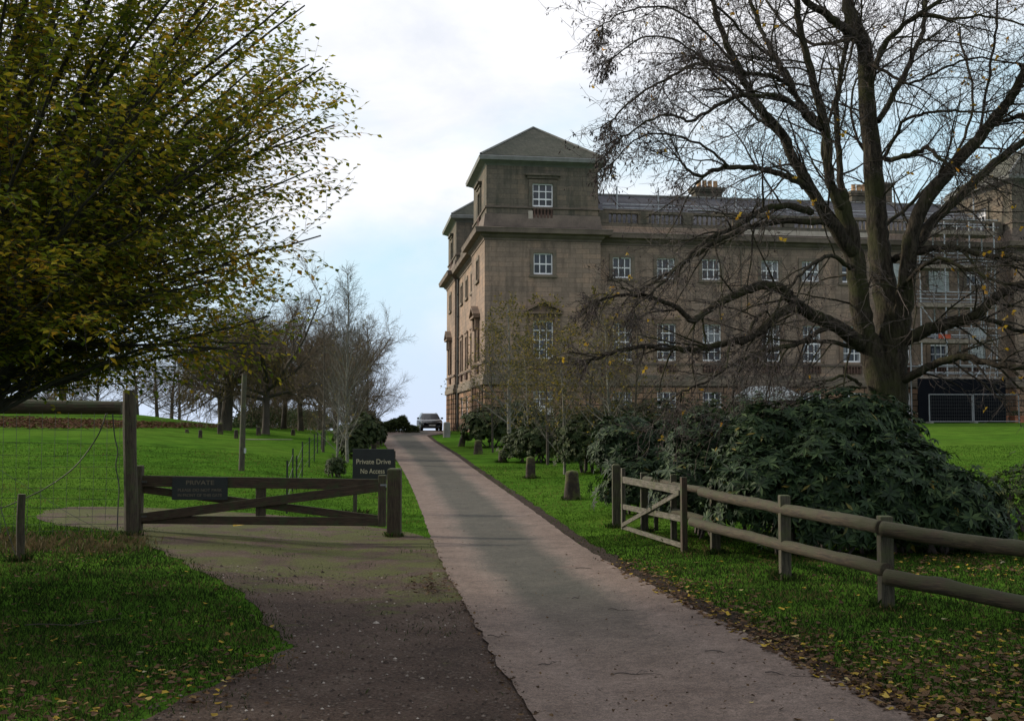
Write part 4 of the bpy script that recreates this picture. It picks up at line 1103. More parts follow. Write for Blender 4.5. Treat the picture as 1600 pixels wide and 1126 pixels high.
# ------------------------------------------------------------ Private Drive sign
sb = G(556, 802); Ys = sb.y
root = empty('drive_sign', sb, R(2), label='black board lettered Private Drive No Access on wooden posts behind the gate', cat='sign')
a, b = at(551, 749, Ys), at(616, 701, Ys); sx0, sx1 = a.x-sb.x, b.x-sb.x; z0, z1 = a.z-sb.z, b.z-sb.z
m = MB(); m.bb(sx0, sx1, -.03, 0, z0, z1); brd = m.build('board', M['signblack'], root, bevel=.005)
for xx in ((sx0+.06), (sx1-.02)): m = MB(); m.bb(xx-.045, xx+.045, .001, .075, -.3, z1-.05); m.build('leg', M['palewood'], root)
wd = sx1-sx0
t1 = textmesh('Private Drive', .168, 'lettering', M['gold'], brd, ((sx0+sx1)/2, -.034, z0+(z1-z0)*.58), (R(90),0,0), .002, sx=.93)
t2 = textmesh('No Access', .168, 'lettering', M['gold'], brd, ((sx0+sx1)/2-.02, -.034, z0+(z1-z0)*.27), (R(90),0,0), .002, sx=.80)
print('sign width', wd, t1.dimensions[:], 'Ys', Ys, 'YG', YG)

# ------------------------------------------------------------ right wicket gate and log fence
def wpost(px, py, top, wpx, label, mat='palewood', chamf=.03, name='fence_post', grp=None, dy=0):
    g = G(px, py); return g, post(name, g, wpx*g.y/F, (py-top)*g.y/F, mat, label, chamf=chamf, group=grp)
g1, _ = wpost(963, 824, 725, 12, 'grey wooden post with a pointed top at the far end of the small wicket gate', chamf=.04, name='gate_post')
wa, wb = G(974, 827), G(1069, 863)
wk = empty('wicket_gate', wa, math.atan2(wb.y-wa.y, wb.x-wa.x), label='small weathered wooden wicket gate with one diagonal brace beside the drive', cat='gate')
WL = ((wb.x-wa.x)**2+(wb.y-wa.y)**2)**.5
za = lambda y: (at(974, y, wa.y).z-wa.z); zb_ = lambda y: (at(1069, y, wb.y).z-wa.z)
def wp(name, x0, z0, x1, z1, h, t, mat, y=0):
    a, b = V3((x0, y, z0)), V3((x1, y, z1)); L = (b-a).length; m = MB(); m.box((0,0,0), (L, t, h)); o = m.build(name, M[mat], wk, bevel=.006); o.location = (a+b)/2; o.rotation_euler.y = -math.atan2(b.z-a.z, b.x-a.x)
    return o
wp('stile', 0, za(827), 0, za(731), .10, .075, 'palewoodx'); wp('stile', WL, zb_(863), WL, zb_(745), .11, .09, 'gatewood')
wp('top_rail', .05, za(749), WL-.05, zb_(767), .13, .05, 'palewoodx'); wp('middle_rail', .05, za(791), WL-.05, zb_(811), .10, .045, 'palewoodx'); wp('bottom_rail', .05, za(823), WL-.05, zb_(853), .08, .045, 'palewoodx')
wp('brace', .06, za(820), WL-.1, zb_(770), .08, .03, 'palewoodx', y=-.045)
# log rail fence
fps = [(1007, 832, 739, 11), (1053, 850, 742, 9), (1118, 864, 750, 14), (1227, 905, 775, 16), (1385, 950, 808, 20)]
names = ['first grey post from the wicket gate in the log fence, seen through the gate', 'thin second post of the log fence, half hidden by the dark stile of the gate', 'third post of the log fence, just right of the wicket gate', 'fourth post of the log fence with its flat top above the upper log', 'nearest and largest post of the log fence where the lower logs overlap']
posts = []
for (px, py, top, wpx), nm in zip(fps, names):
    g, o = wpost(px, py, top, wpx, nm, chamf=.008, grp='posts of the log fence'); posts.append((g, o))
def lograil(pts, r, label, mat='logwood'):
    o0 = pts[0].copy(); dv = pts[-1]-pts[0]; az = math.atan2(dv.y, dv.x); Rm = Matrix.Rotation(-az, 3, 'Z')
    Q = [Rm @ (p-o0) for p in pts]; P_ = []
    for i in range(len(Q)-1):
        n = max(4, int((Q[i+1]-Q[i]).length/.05))
        for k in range(n): P_.append(Q[i].lerp(Q[i+1], k/n))
    P_.append(Q[-1]); n = len(P_); sd = rnd.random()*50; m = MB()
    rr = [r*.92*(1+.07*noise.noise(V3((p.x*1.4, sd, 0)))) for p in P_]
    P_ = [p+V3((0, .012*noise.noise(V3((p.x*.9, sd, 3))), .016*noise.noise(V3((p.x*.9, sd, 8))))) for p in P_]
    m.tube(P_, rr, 18, cap=True)
    knots = [(rnd.uniform(0, P_[-1].x), rnd.uniform(0, 6.28)) for _ in range(max(2, int(P_[-1].x*1.6)))]
    V = []
    for idx, v in enumerate(m.v):
        c = P_[idx//18]; d = V3(v)-c; th = math.atan2(d.z, d.y)
        f = 1+.07*noise.noise(V3((v[0]*5+sd, math.cos(th)*1.3, math.sin(th)*1.3)))+.035*noise.noise(V3((v[0]*3+sd, math.cos(th)*7, math.sin(th)*7)))
        for kx, ka in knots:
            dx = abs(v[0]-kx); da = abs((th-ka+math.pi) % 6.283-math.pi)
            if dx < .09 and da < .8: f += .22*(1-dx/.09)*(1-da/.8)
        q = c+d*f; V.append(tuple(q))
    m.v = V; o = m.build('fence_rail', M[mat], loc=o0, rz=az)
    for p in o.data.polygons: p.use_smooth = len(p.vertices) == 4
    tag(o, label, 'rail', 'round log rails of the fence'); return o
def fp(i, py, px=None, off=-.11):
    g = posts[i][0]; px = fps[i][0] if px is None else px; q = at(px, py, g.y); q.y += off; return q
e3 = G(1700, 1040); 
lograil([fp(0, 748), fp(1, 757), fp(2, 768, 1110)], .062, 'thinner upper log running behind the wicket gate')
lograil([fp(2, 768, 1095), fp(3, 795), fp(4, 822, 1372)], .082, 'upper log of the fence between the wicket gate and the nearest post')
lograil([fp(4, 824, 1372), at(1490, 843, posts[4][0].y-.6), at(1600, 858, posts[4][0].y-1.15), at(1760, 884, posts[4][0].y-1.7)], .088, 'upper log running out of the photograph at the right')
lograil([fp(1, 798), fp(2, 817, 1118)], .07, 'short lower log beside the wicket gate')
lograil([fp(2, 814, 1080), fp(3, 851), fp(4, 888, 1380)], .080, 'lower log of the fence between the wicket gate and the nearest post')
lograil([fp(4, 898, 1376, -.16), at(1490, 920, posts[4][0].y-.65), at(1600, 944, posts[4][0].y-1.15), at(1760, 980, posts[4][0].y-1.7)], .088, 'lower log running out of the photograph at the right')
for (g, o), (px, py, top, wpx) in zip(posts[2:], fps[2:]):
    h = (py-top)*g.y/F
    for f in (.86, .42):
        nl_ = MB(); nl_.tube([V3((0, -.19, h*f)), V3((0, -.205, h*f))], [.011,.009], 8, cap=True)
sgp = at(1025, 782, posts[0][0].y+.3); gg = terr(sgp.x, sgp.y)
bx = MB(); bx.box((0,0,0), (.3,.12,.42)); bx.box((0,-.02,.23), (.34,.18,.04)); bo = bx.build('meter_box', basic('grey_plastic', (.04,.05,.055), (.06,.07,.075), 5, .6, .1), loc=(sgp.x, sgp.y, sgp.z)); 
bs_ = MB(); bs_.box((0,0,(gg-sgp.z)/2-.1), (.08,.08,abs(gg-sgp.z))); bs_.build('support', M['palewood'], bo); tag(bo, 'small grey box behind the rails of the wicket gate', 'box')

# ------------------------------------------------------------ staddle stones
def stone(px, py, top, wb_, wt, label, mat='moss', lean=0, cap=False, seed=0):
    g = G(px, py); k = g.y/F; h = (py-top)*k; rb, rt = wb_*k/2, wt*k/2
    m = MB(); nz, na = 12, 20
    for i in range(nz+1):
        t = i/nz; r0 = rb+(rt-rb)*t
        if i == nz: r0 *= .86
        for a in range(na):
            th = 6.283*a/na; c, s = math.cos(th), math.sin(th)
            sq = 1/max(abs(c), abs(s))**.55; r = r0*sq*.9*(1+.10*noise.noise(V3((c*1.6+seed, s*1.6, t*2.5)))+.03*noise.noise(V3((c*6+seed, s*6, t*9))))
            m.v.append((c*r+lean*t*h, s*r, -.12+(h+.12)*t-(.02 if i == nz else 0)))
    for i in range(nz):
        for a in range(na): m.f.append((i*na+a, i*na+(a+1) % na, (i+1)*na+(a+1) % na, (i+1)*na+a))
    m.v.append((lean*h, 0, h+.01)); c_ = len(m.v)-1
    for a in range(na): m.f.append((nz*na+a, nz*na+(a+1) % na, c_))
    o = m.build('staddle_stone', M[mat], loc=g, smooth=True); tag(o, label, 'stone', 'old stones lining the drive'); return g
sg1 = stone(894, 780, 735, 31, 21, 'largest mossy staddle stone, nearest to the camera on the right of the drive', seed=1)
stone(829, 747, 713, 19, 14, 'second nearest tapering staddle stone on the right of the drive', seed=2)
stone(785, 722, 702, 16, 12, 'third tapering staddle stone from the front, right of the drive', seed=3)
stone(747, 709, 687, 17, 11, 'fourth stone from the front, dark and rounded beside the first shrub', seed=4)
stone(720, 697, 679, 13, 9, 'small leaning stone, fifth from the front on the right of the drive', lean=.25, seed=5)
stone(698, 683, 659, 13, 12, 'pale grey upright block at the far bend of the drive near the car', 'greystone', seed=6)
stone(588, 699, 672, 13, 8, 'dark stone on the left edge of the drive beyond the sign', seed=7)
stone(584, 712, 690, 12, 8, 'low dark stone half behind the black sign board', seed=8)
stone(344, 678, 660, 10, 8, 'upright stone in the far meadow beyond the pole, tallest of those there', seed=9)
stone(313, 684, 671, 7, 6, 'short stone in the far meadow left of the upright one', seed=10)
stone(292, 676, 670, 7, 5, 'small low stone farthest left in the far meadow', seed=11)
stone(369, 685, 671, 8, 6, 'short stone beside the grey pole in the far meadow', seed=12)
stone(404, 680, 666, 9, 7, 'stone at the foot of the big trees in the far meadow', seed=13)
stone(458, 680, 670, 8, 6, 'low stone beneath the trees near the stake fence', seed=14)
m = MB()
for o in list(scene.objects):
    if o.parent: continue
    if o.name.split('.')[0] in ('staddle_stone', 'fence_post', 'gate_post', 'tall_fence_post', 'short_fence_post', 'drive_sign'):
        rr = .12 if 'post' in o.name else .2
        if o.location.y > 50: continue
        for _ in range(14):
            a = rnd.random()*6.283; q = rr*rnd.uniform(.7, 1.5); tuft(m, o.location.x+math.cos(a)*q, o.location.y+math.sin(a)*q, 16, rnd.uniform(.06, .13), .04)
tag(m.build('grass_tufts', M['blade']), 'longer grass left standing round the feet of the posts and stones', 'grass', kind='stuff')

# ------------------------------------------------------------ pole and stake fence in the meadow
pg = G(377, 735); kk = pg.y/F
po = logpost('wooden_pole', pg, .10, .08, 150*kk, 'polewood', 'tall grey wooden pole standing in the meadow behind the gate', 'pole', lean=(.06, 0))
bx = MB(); bx.box((.13, -.06, 31*kk), (.06,.06,.16)); bx.build('tag_box', M['sheet'], po)
stk = [(448, 802, 720), (457, 768, 701), (463, 765, 712), (472, 745, 690), (483, 730, 683), (491, 720, 678), (496, 708, 676), (502, 702, 675), (508, 696, 674)]
sf = empty('stake_fence', G(480, 730), label='line of thin dark steel stakes with plain wire climbing the meadow beside the drive', cat='fence'); sl_ = sf.location.copy(); tops = []
for px, py, top in stk:
    g = G(px, py); k = g.y/F; m = MB(); h = (py-top)*k
    m.bb(-.022, .022, -.004, .004, -.2, h); m.bb(-.004, .004, .0045, .035, -.2, h); o = m.build('stake', M['stake'], sf); o.location = g-sl_; tops.append((g-sl_, h))
for fr in (.25, .55, .85):
    m = MB(); m.tube([g+V3((0, 0, h*fr)) for g, h in tops], [.006]*len(tops), 4); m.build('wire', M['wire'], sf)
# ------------------------------------------------------------ branches
Z = V3((0,0,1))
def perp(d):
    q = rv(); q -= d*q.dot(d)
    return q.normalized() if q.length > 1e-3 else d.orthogonal().normalized()
def walk(p, d, L, n, wig, g):
    pts = [p.copy()]; d = d.normalized(); st = L/n
    for i in range(n):
        d = (d+rv()*wig+Z*g).normalized(); p = p+d*st; pts.append(p)
    return pts
def taper(r0, r1, n): return [r0+(r1-r0)*(i/(n-1)) for i in range(n)]
def sample(pts, t):
    f = t*(len(pts)-1); i = min(int(f), len(pts)-2); k = f-i
    return pts[i].lerp(pts[i+1], k), (pts[i+1]-pts[i]).normalized()
MINR = .009
def grow(wood, twig, p, d, L, r, lev, cfg, tips):
    """cfg[lev] = (children, angle deg, length ratio, start t, wiggle, gravity, segments, sides)"""
    n_, ang, ratio, t0, wig, g, segs, sides = cfg[lev]
    pts = walk(p, d, L, segs, wig, g)
    last = lev == len(cfg)-1
    (wood if lev < 2 else twig).tube(pts, taper(r, r*(.25 if lev == 0 else .35), len(pts)), sides)
    if last:
        tips.append((pts[-1], (pts[-1]-pts[-2]).normalized(), pts)); return
    for i in range(n_):
        t = t0+(1-t0)*((i+rnd.random())/n_); q, dd = sample(pts, min(t, .999))
        a = R(ang*rnd.uniform(.7, 1.3)); nd_ = dd*math.cos(a)+perp(dd)*math.sin(a)
        k = ratio*rnd.uniform(.65, 1.2)*(1-.45*(t-t0) if lev == 0 else 1)
        rr = max(r*(1-.65*t)*.55, MINR); grow(wood, twig, q, nd_, L*k, rr, lev+1, cfg, tips)
def treeobj(name, loc, wood, twig, leaves, label, cat='tree', group=None, mats=('barkfar', 'twigfar', None), rz=0):
    root = empty(name, loc, rz, label=label, cat=cat, group=group)
    wood.build('trunk', M[mats[0]], root, smooth=True); 
    if twig and twig.v: twig.build('crown', M[mats[1]], root)
    if leaves and leaves.v: leaves.build('foliage', M[mats[2]], root)
    return root

# ---- generic far trees: three bare kinds, copied
def fartree(kind):
    wd, tw, lv, tips = MB(), MB(), MB(), []
    if kind == 'broad':   # H about 12
        base = walk(V3((0,0,-.3)), V3((.05,0,1)), 3.4, 5, .05, .02)
        wd.tube(base, [.32,.24,.22,.21,.20,.22], 10)
        for i in range(13):
            a = i*2.4+rnd.random(); e = rnd.uniform(.1, 1.3)
            grow(wd, tw, sample(base, rnd.uniform(.7, .99))[0], V3((math.cos(a), math.sin(a), e)), rnd.uniform(5, 7.8), .12, 0,
                 [(10, 42, .42, .22, .13, .03, 8, 6), (10, 45, .5, .15, .16, .02, 6, 4), (11, 42, .55, .12, .2, .0, 5, 3), (1, 30, .5, .3, .2, 0, 4, 3)], tips)
        mats = ('barkfar', 'twigfar', None)
    if kind == 'tall':
        base = walk(V3((0,0,-.3)), V3((0,.03,1)), 10.5, 9, .04, .03); wd.tube(base, taper(.30, .07, 10), 8)
        for i in range(34):
            t = .28+.7*i/34; a = i*2.4; q, _ = sample(base, t)
            grow(wd, tw, q, V3((math.cos(a), math.sin(a), rnd.uniform(.3, 1.1))), 4.2*(1.1-t)+1.0, .075*(1.25-t), 1,
                 [0, (8, 42, .45, .15, .14, .03, 7, 5), (7, 40, .5, .15, .2, .0, 5, 3), (1, 30, .5, .3, .2, 0, 4, 3)], tips)
        mats = ('barkfar', 'twigfar', None)
    if kind == 'willow':
        base = walk(V3((0,0,-.3)), V3((.05,.03,1)), 3.2, 5, .05, .02); wd.tube(base, taper(.35, .24, 6), 9)
        for i in range(12):
            a = i*2.4; q, _ = sample(base, rnd.uniform(.6, .99))
            grow(wd, tw, q, V3((math.cos(a), math.sin(a), rnd.uniform(.5, 1.4))), rnd.uniform(2.6, 3.8), .10, 0,
                 [(8, 45, .5, .3, .15, -.04, 7, 5), (7, 45, .8, .2, .12, -.16, 6, 4), (1, 30, .5, .3, .1, -.2, 5, 3)], tips)
        for p, d, pts in tips:
            for k in range(9): q, dd = sample(pts, rnd.random()*.99); leafquad(lv, q, (dd+rv()*.5-Z*.5).normalized(), rv(), .2, .06)
        mats = ('barkfar', 'twigfar', 'willow')
    return wd, tw, (lv if lv.v else None), mats
protos = {}
def place_far(kind, px, py, hscale, rz, label, ws=None, Yadd=0, group='bare trees beyond the meadow', name='bare_tree'):
    g = G(px, py)
    if Yadd: g.y += Yadd; g.x = (px-800)/F*g.y; g.z = terr(g.x, g.y)
    if kind not in protos:
        wd, tw, lv, mats = fartree(kind); t = treeobj(name, g, wd, tw, lv, label, 'tree', group, mats, rz); protos[kind] = t
    else:
        t = copy_tree(protos[kind]); t.name = name; tag(t, label, 'tree', group); t.location = g; t.rotation_euler.z = rz
    t.location = g; ws = ws or hscale; t.scale = (ws, ws, hscale); return t
far = [
 ('broad', 415, 678, .92, 0.3, 'broad bare tree in the far meadow, right behind the grey pole'),
 ('broad', 470, 673, .95, 2.1, 'broad bare tree between the grey pole and the tall slim birch', .9),
 ('broad', 388, 664, 1.0, 4.0, 'large bare tree standing behind the yellowish willow'),
 ('broad', 525, 676, .85, 1.2, 'dense bare tree behind the pale slim birch left of the drive', .75),
 ('broad', 443, 670, .98, 5.1, 'bare tree in the far meadow between the two with the thickest trunks', .9),
 ('broad', 500, 672, .86, 3.3, 'bare tree at the far end of the stake fence', .8),
 ('broad', 548, 671, .72, 0.9, 'lower bare tree behind the leaning twiggy tree beside the drive', .62),
 ('broad', 345, 664, .8, 2.6, 'bare tree on the skyline directly behind the willow', .8),
 ('tall', 268, 648, .95, 0.5, 'tall straight bare tree on the skyline, left neighbour of the slimmer one by the willow'),
 ('tall', 247, 646, 1.0, 1.7, 'tall straight bare tree, middle one of the skyline group above the gate'),
 ('tall', 216, 643, 1.0, 3.0, 'tall straight bare tree just right of the tall dark post on the skyline'),
 ('tall', 280, 652, .8, 3.9, 'slimmer bare tree at the right end of the skyline group, nearest the willow'),
 ('tall', 150, 640, .9, 4.4, 'bare tree on the skyline showing above the heavy dark beam'),
 ('broad', 95, 640, .7, 5.0, 'bare spreading tree on the skyline left of the tall dark post'),
 ('broad', 20, 640, .75, 5.8, 'bare spreading tree on the skyline at the left edge of the photograph'),
]
for f_ in far:
    place_far(f_[0], f_[1], f_[2], f_[3], f_[4], f_[5], f_[6] if len(f_) > 6 else None)
place_far('willow', 352, 672, 1.05, .4, 'rounded willow with hanging yellowish leaves left of the grey pole', group='willows in the meadow', name='willow_tree')
place_far('willow', 100, 655, .8, 2.4, 'smaller orange brown leafy tree on the skyline above the heavy beam', group='willows in the meadow', name='willow_tree', Yadd=8)
# dark belt of scrub beneath them
def scrub(px0, px1, py, h, n, mat, label, name='hedge', depth=2.0, ls=.16, Yadd=0, cat='hedge', top=None, kind=None):
    g0, g1 = G(px0, py), G(px1, py); lf, st = MB(), MB(); c = (g0+g1)/2; c.y += Yadd
    hl = (g1-g0).length/2; root = empty(name, (c.x, c.y, terr(c.x, c.y)), math.atan2(g1.y-g0.y, g1.x-g0.x), label=label, cat=cat)
    for _ in range(n):
        x = rnd.uniform(-1, 1)*hl; e = (1-(abs(x)/hl)**3); y = rnd.gauss(0, .4)*depth/2
        hh = h*e**.5*(.75+.35*noise.noise(V3((x*.9, 4, h*3)))+.2*noise.noise(V3((x*2.6, 1, 1))))
        z = hh*rnd.random()**.6
        leafquad(lf, V3((x, y, z)), (rv()+Z*.4).normalized(), rv(), ls*rnd.uniform(.7, 1.4), ls*.5)
    for _ in range(int(hl*10)):
        x = rnd.uniform(-.9, .9)*hl; pts = walk(V3((x, rnd.gauss(0, .3), -.2)), Z+rv()*.4, h*rnd.uniform(.5, .85), 5, .15, 0); st.tube(pts, taper(.025, .008, 6), 4)
    st.build('stems', M['twigfar'], root); lf.build('foliage', M[mat], root); return root
scrub(285, 500, 668, 2.6, 15000, 'laurel', 'dark low hedge behind the far trees at the edge of the meadow', Yadd=9, ls=.22)
scrub(595, 640, 676, 1.35, 5200, 'laurel', 'low dark bush on the crest between the bare trees and the car', name='bush', ls=.16, cat='bush', Yadd=.5)
scrub(634, 653, 676, .7, 1500, 'laurel', 'small clipped bush just left of the car', name='bush', ls=.12, cat='bush', Yadd=.5)

MINR = .0045
# ---- young trees (slim, pale twigs)
def young(px, py, H, r, n, label, spread=.33, mats=('birch', 'birchtwig', 'yellowleaf'), leaves=0, rz=0, lean=(0,0), up=.75, t0=.18, name='young_tree', lsz=.07, dens=1.0, cat='tree'):
    g = G(px, py); wd, tw, lv, tips = MB(), MB(), MB(), []
    base = walk(V3((0,0,-.2)), V3((lean[0], lean[1], 1)), H, 14, .035, .03); wd.tube(base, taper(r, .012, 15), 8)
    for i in range(n):
        t = t0+(1-t0)*((i+rnd.random())/n); q, dd = sample(base, min(t, .99)); a = i*2.4+rnd.random()
        L = H*spread*(1.12-t)+.25
        grow(wd, tw, q, V3((math.cos(a), math.sin(a), up*rnd.uniform(.6, 1.5))), L, max(.007, r*.42*(1.05-t)), 1,
             [0, (int(7*dens), 36, .5, .15, .12, .04, 6, 4), (int(5*dens), 36, .55, .2, .16, .02, 4, 3), (1, 30, .5, .3, .2, 0, 3, 3)], tips)
    for p, d, pts in tips:
        if rnd.random() < leaves:
            for k in range(rnd.randint(1, 4)): q, dd = sample(pts, rnd.uniform(.3, .99)); leafquad(lv, q, (dd+rv()*.8-Z*.3).normalized(), rv(), lsz*rnd.uniform(.7, 1.3), lsz*.55)
    return treeobj(name, g, wd, tw, lv, label, cat, None, mats, rz)
gk = G(528, 722).y/F
young(543, 722, 305*gk, .07, 70, 'tall slim bare birch with a pointed top left of the drive', spread=.23, leaves=.03, up=1.5, t0=.12, dens=1.15)
young(526, 733, 130*gk, .05, 16, 'short young birch with a white stem in front of the tall slim birch', spread=.3, leaves=.1, up=1.0)
young(572, 700, 6.6, .08, 60, 'twiggy bare tree leaning over the left edge of the drive with a rounded top', spread=.30, up=1.0, t0=.12, lean=(.04,0), leaves=.05, mats=('barkfar','twigfar','yellowleaf'), dens=1.2)
young(552, 704, 6.0, .07, 50, 'dense twiggy bare tree just left of the leaning one beside the drive', spread=.30, up=1.0, t0=.12, leaves=.03, mats=('barkfar','twigfar','yellowleaf'), dens=1.2)
young(505, 706, 6.0, .07, 34, 'thin bare tree at the top of the stake fence', spread=.34, up=.9, leaves=.05, mats=('barkfar','twigfar','yellowleaf'))
gk = G(796, 709).y/F
young(796, 709, 240*gk, .12, 40, 'young tree with pale grey trunk and yellow leaves by the house corner', spread=.36, leaves=.6, up=.9, t0=.2, lsz=.12)
young(826, 722, 5.0, .05, 26, 'slender young tree between the pale grey trunk and the small birch', spread=.34, leaves=.5, lsz=.11)
gk = G(882, 741).y/F
young(882, 741, 205*gk, .055, 30, 'small white stemmed birch with yellow leaves behind the nearest staddle stones', spread=.34, leaves=.5, up=1.0, t0=.1, lsz=.10)
gk = G(957, 742).y/F
young(957, 742, 240*gk, .08, 36, 'bare young tree with a forked white stem rising from the rhododendrons', spread=.36, leaves=.25, up=.9, lsz=.10)
young(770, 707, 6.0, .05, 30, 'thin sapling with a few yellow leaves against the edge of the house', spread=.30, leaves=.3, up=1.1, lsz=.10, mats=('barkfar','twigfar','yellowleaf'))
young(856, 726, 6.5, .06, 36, 'sapling with olive leaves between the second and third staddle stones', spread=.34, leaves=.5, up=.9, lsz=.10, mats=('barkfar','twigfar','yellowleaf'))
young(990, 742, 6.0, .06, 36, 'brown twiggy sapling rising behind the lighter green rhododendron', spread=.36, leaves=.2, up=.8, lsz=.10, mats=('barkfar','twigfar','yellowleaf'))
young(915, 735, 6.4, .07, 40, 'leafy young tree with golden leaves in front of the house tower', spread=.36, leaves=.42, up=.8, lsz=.12, mats=('barkfar','twigfar','yellowleaf'))

# ---- shrubs made of leaf clusters
def shrub(px, py, blobs, n, mat, label, Lf=.145, Wf=.045, whorl=8, name='shrub', Yb=None, droop=.75, cat='bush', group=None, inner=.35, stems=14):
    """blobs: list of (dx, dy, cz, rx, ry, rz) in metres around the base point"""
    g = G(px, py); lf, st = MB(), MB()
    tot = sum(b[3]*b[5]+b[4]*b[5]+b[3]*b[4] for b in blobs)
    for bi, (dx, dy, cz, rx, ry, rz_) in enumerate(blobs):
        k = int(n*(1.05 if mat == 'rhodo' else 1)*(rx*rz_+ry*rz_+rx*ry)/tot)
        for _ in range(k):
            d = rv()
            if d.z < -.55: d.z *= -.5; d.normalize()
            depth = 1-inner*rnd.random()**2
            if rnd.random() < .06: depth = rnd.uniform(1.04, 1.22)
            bumpy = 1+.26*noise.noise(d*2.3+V3((bi*3.1, 0, 0)))+.16*noise.noise(d*5.5+V3((0, bi*2.7, 0)))
            c = V3((dx+d.x*rx*depth*bumpy, dy+d.y*ry*depth*bumpy, cz+d.z*rz_*depth*bumpy))
            if c.z < .05: continue
            skip = False
            for bj, (ex, ey, ez, fx, fy, fz) in enumerate(blobs):
                if bj != bi and ((c.x-ex)/fx)**2+((c.y-ey)/fy)**2+((c.z-ez)/fz)**2 < .42: skip = True; break
            if skip: continue
            ax = (d+Z*.55+rv()*.35).normalized(); u = ax.orthogonal().normalized(); v = ax.cross(u); ph = rnd.random()*6.28
            sz = rnd.choice((.6, .85, 1, 1, 1.2, 1.35)); dr = droop*rnd.uniform(.3, 1.5)
            for w_ in range(whorl):
                th = ph+6.283*w_/whorl+rnd.uniform(-.2, .2); o = (u*math.cos(th)+v*math.sin(th)); dd = (o+ax*(.45-dr)+rv()*.12).normalized()
                leafquad(lf, c, dd, ax, Lf*sz*rnd.uniform(.8, 1.15), Wf*sz, fold=rnd.uniform(.05, .22))
    for _ in range(stems):
        b = rnd.choice(blobs); d = rv(); q = V3((b[0]+d.x*b[3]*.6, b[1]+d.y*b[4]*.6, b[2]+abs(d.z)*b[5]*.6)); s0 = V3((b[0]*.8+rnd.gauss(0,.2), b[1]*.8+rnd.gauss(0,.2), -.2))
        mid = (s0+q)/2+rv()*.2; st.tube([s0, (s0+mid)/2+rv()*.06, mid, (mid+q)/2+rv()*.06, q], [.04,.034,.028,.02,.01], 5)
    root = empty(name, g, label=label, cat=cat, group=group); st.build('stems', M['twig'], root); lf.build('foliage', M[mat], root); return root
RG = 'rhododendrons behind the log fence'
shrub(1012, 806, [(0,.3,.75,1.05,.8,.85), (-.35,.7,1.5,.9,.8,.75), (.7,.7,1.35,1.0,.8,.75)], 2500, 'rhodo', 'lighter green rhododendron directly behind the far post of the wicket gate', Yb=0, name='rhododendron_bush', group=RG)
shrub(1145, 840, [(-.5,.3,.8,.85,.8,.8), (.5,0,.7,.85,.8,.72), (-.3,.8,1.5,.75,.7,.7), (.7,.8,1.25,.8,.7,.75)], 2900, 'rhodo', 'rhododendron behind the log fence between the wicket gate and the fourth post', name='rhododendron_bush', group=RG)
shrub(1300, 868, [(-.95,.3,.9,.8,.8,.82), (-.1,.1,1.1,.75,.7,.8), (.75,.3,.75,.8,.8,.78), (.35,1.1,1.7,.8,.8,.7), (-.65,1.2,1.5,.8,.7,.78), (1.25,.6,.5,.6,.6,.55), (0,-.2,.5,1.2,.5,.5)], 4300, 'rhodo', 'largest rhododendron, a tall mound in front of the trunk of the bare tree', name='rhododendron_bush', group=RG)
shrub(1460, 868, [(-.5,.6,.85,1.0,.9,.85), (.30,.4,.62,.8,.8,.68), (.75,.7,.42,.6,.6,.48)], 2600, 'rhodo', 'lower rhododendron right of the tall mound with the lawn behind it', name='rhododendron_bush', group=RG)
shrub(1385, 850, [(-.75,.3,1.5,1.0,.8,.9), (-.05,.2,1.05,1.1,.8,1.0), (-.40,.3,1.75,.85,.7,.75), (.0,.2,1.7,.6,.55,.6)], 3400, 'rhodo', 'rhododendron growing round the foot of the bare tree, reaching up its trunk', name='rhododendron_bush', group=RG)
shrub(1200, 785, [(0,0,1.3,1.4,1.0,1.2), (-1.4,.3,1.0,1.1,.9,1.0)], 2700, 'rhodo', 'rear rhododendron whose top hides the ground floor windows', name='rhododendron_bush', group=RG)
shrub(1600, 830, [(0,0,.55,.9,.8,.6), (.9,.3,.8,.9,.8,.7)], 1300, 'laurel', 'thin olive green shrub at the right edge of the photograph', Lf=.07, Wf=.035, name='shrub', whorl=5)
SG = 'dark evergreen shrubs beside the staddle stones'
shrub(775, 698, [(-.3,0,1.0,1.5,1.2,1.1), (1.2,.3,1.15,1.5,1.2,1.2)], 2400, 'laurel', 'dark rounded evergreen shrub at the house corner beside the fourth stone', Lf=.17, Wf=.09, group=SG)
shrub(850, 722, [(0,0,.8,1.3,1.0,.9), (1.2,.4,1.1,1.3,1.0,1.1), (-.9,.6,.6,.9,.8,.7)], 2200, 'laurel', 'evergreen shrub with yellowing tips behind the second staddle stone', Lf=.14, Wf=.07, group=SG)
shrub(925, 738, [(0,0,1.0,1.3,1.0,1.15), (1.1,.5,1.3,1.2,1.0,1.2)], 2300, 'laurel', 'dark evergreen shrub between the nearest staddle stone and the rhododendrons', Lf=.13, Wf=.065, group=SG)
shrub(1040, 735, [(0,0,1.1,1.6,1.0,1.2), (1.8,.3,1.2,1.6,1.0,1.2)], 2300, 'laurel', 'tall dark shrub behind the rhododendrons, under the ground floor windows', Lf=.14, Wf=.07, group=SG)
LG = 'evergreen shrubs at the left edge of the drive'
shrub(553, 716, [(0,0,.6,.6,.6,.7), (.4,.6,1.1,.6,.6,.8), (-.4,.4,.9,.5,.6,.6)], 1400, 'laurel', 'dark evergreen shrub behind the sign board at the left edge of the drive', Lf=.13, Wf=.07, group=LG)
shrub(572, 696, [(0,0,.9,.7,.8,1.0), (.5,.4,.6,.5,.6,.7)], 1200, 'laurel', 'evergreen shrub further up the left edge of the drive by the low stones', Lf=.15, Wf=.08, group=LG)
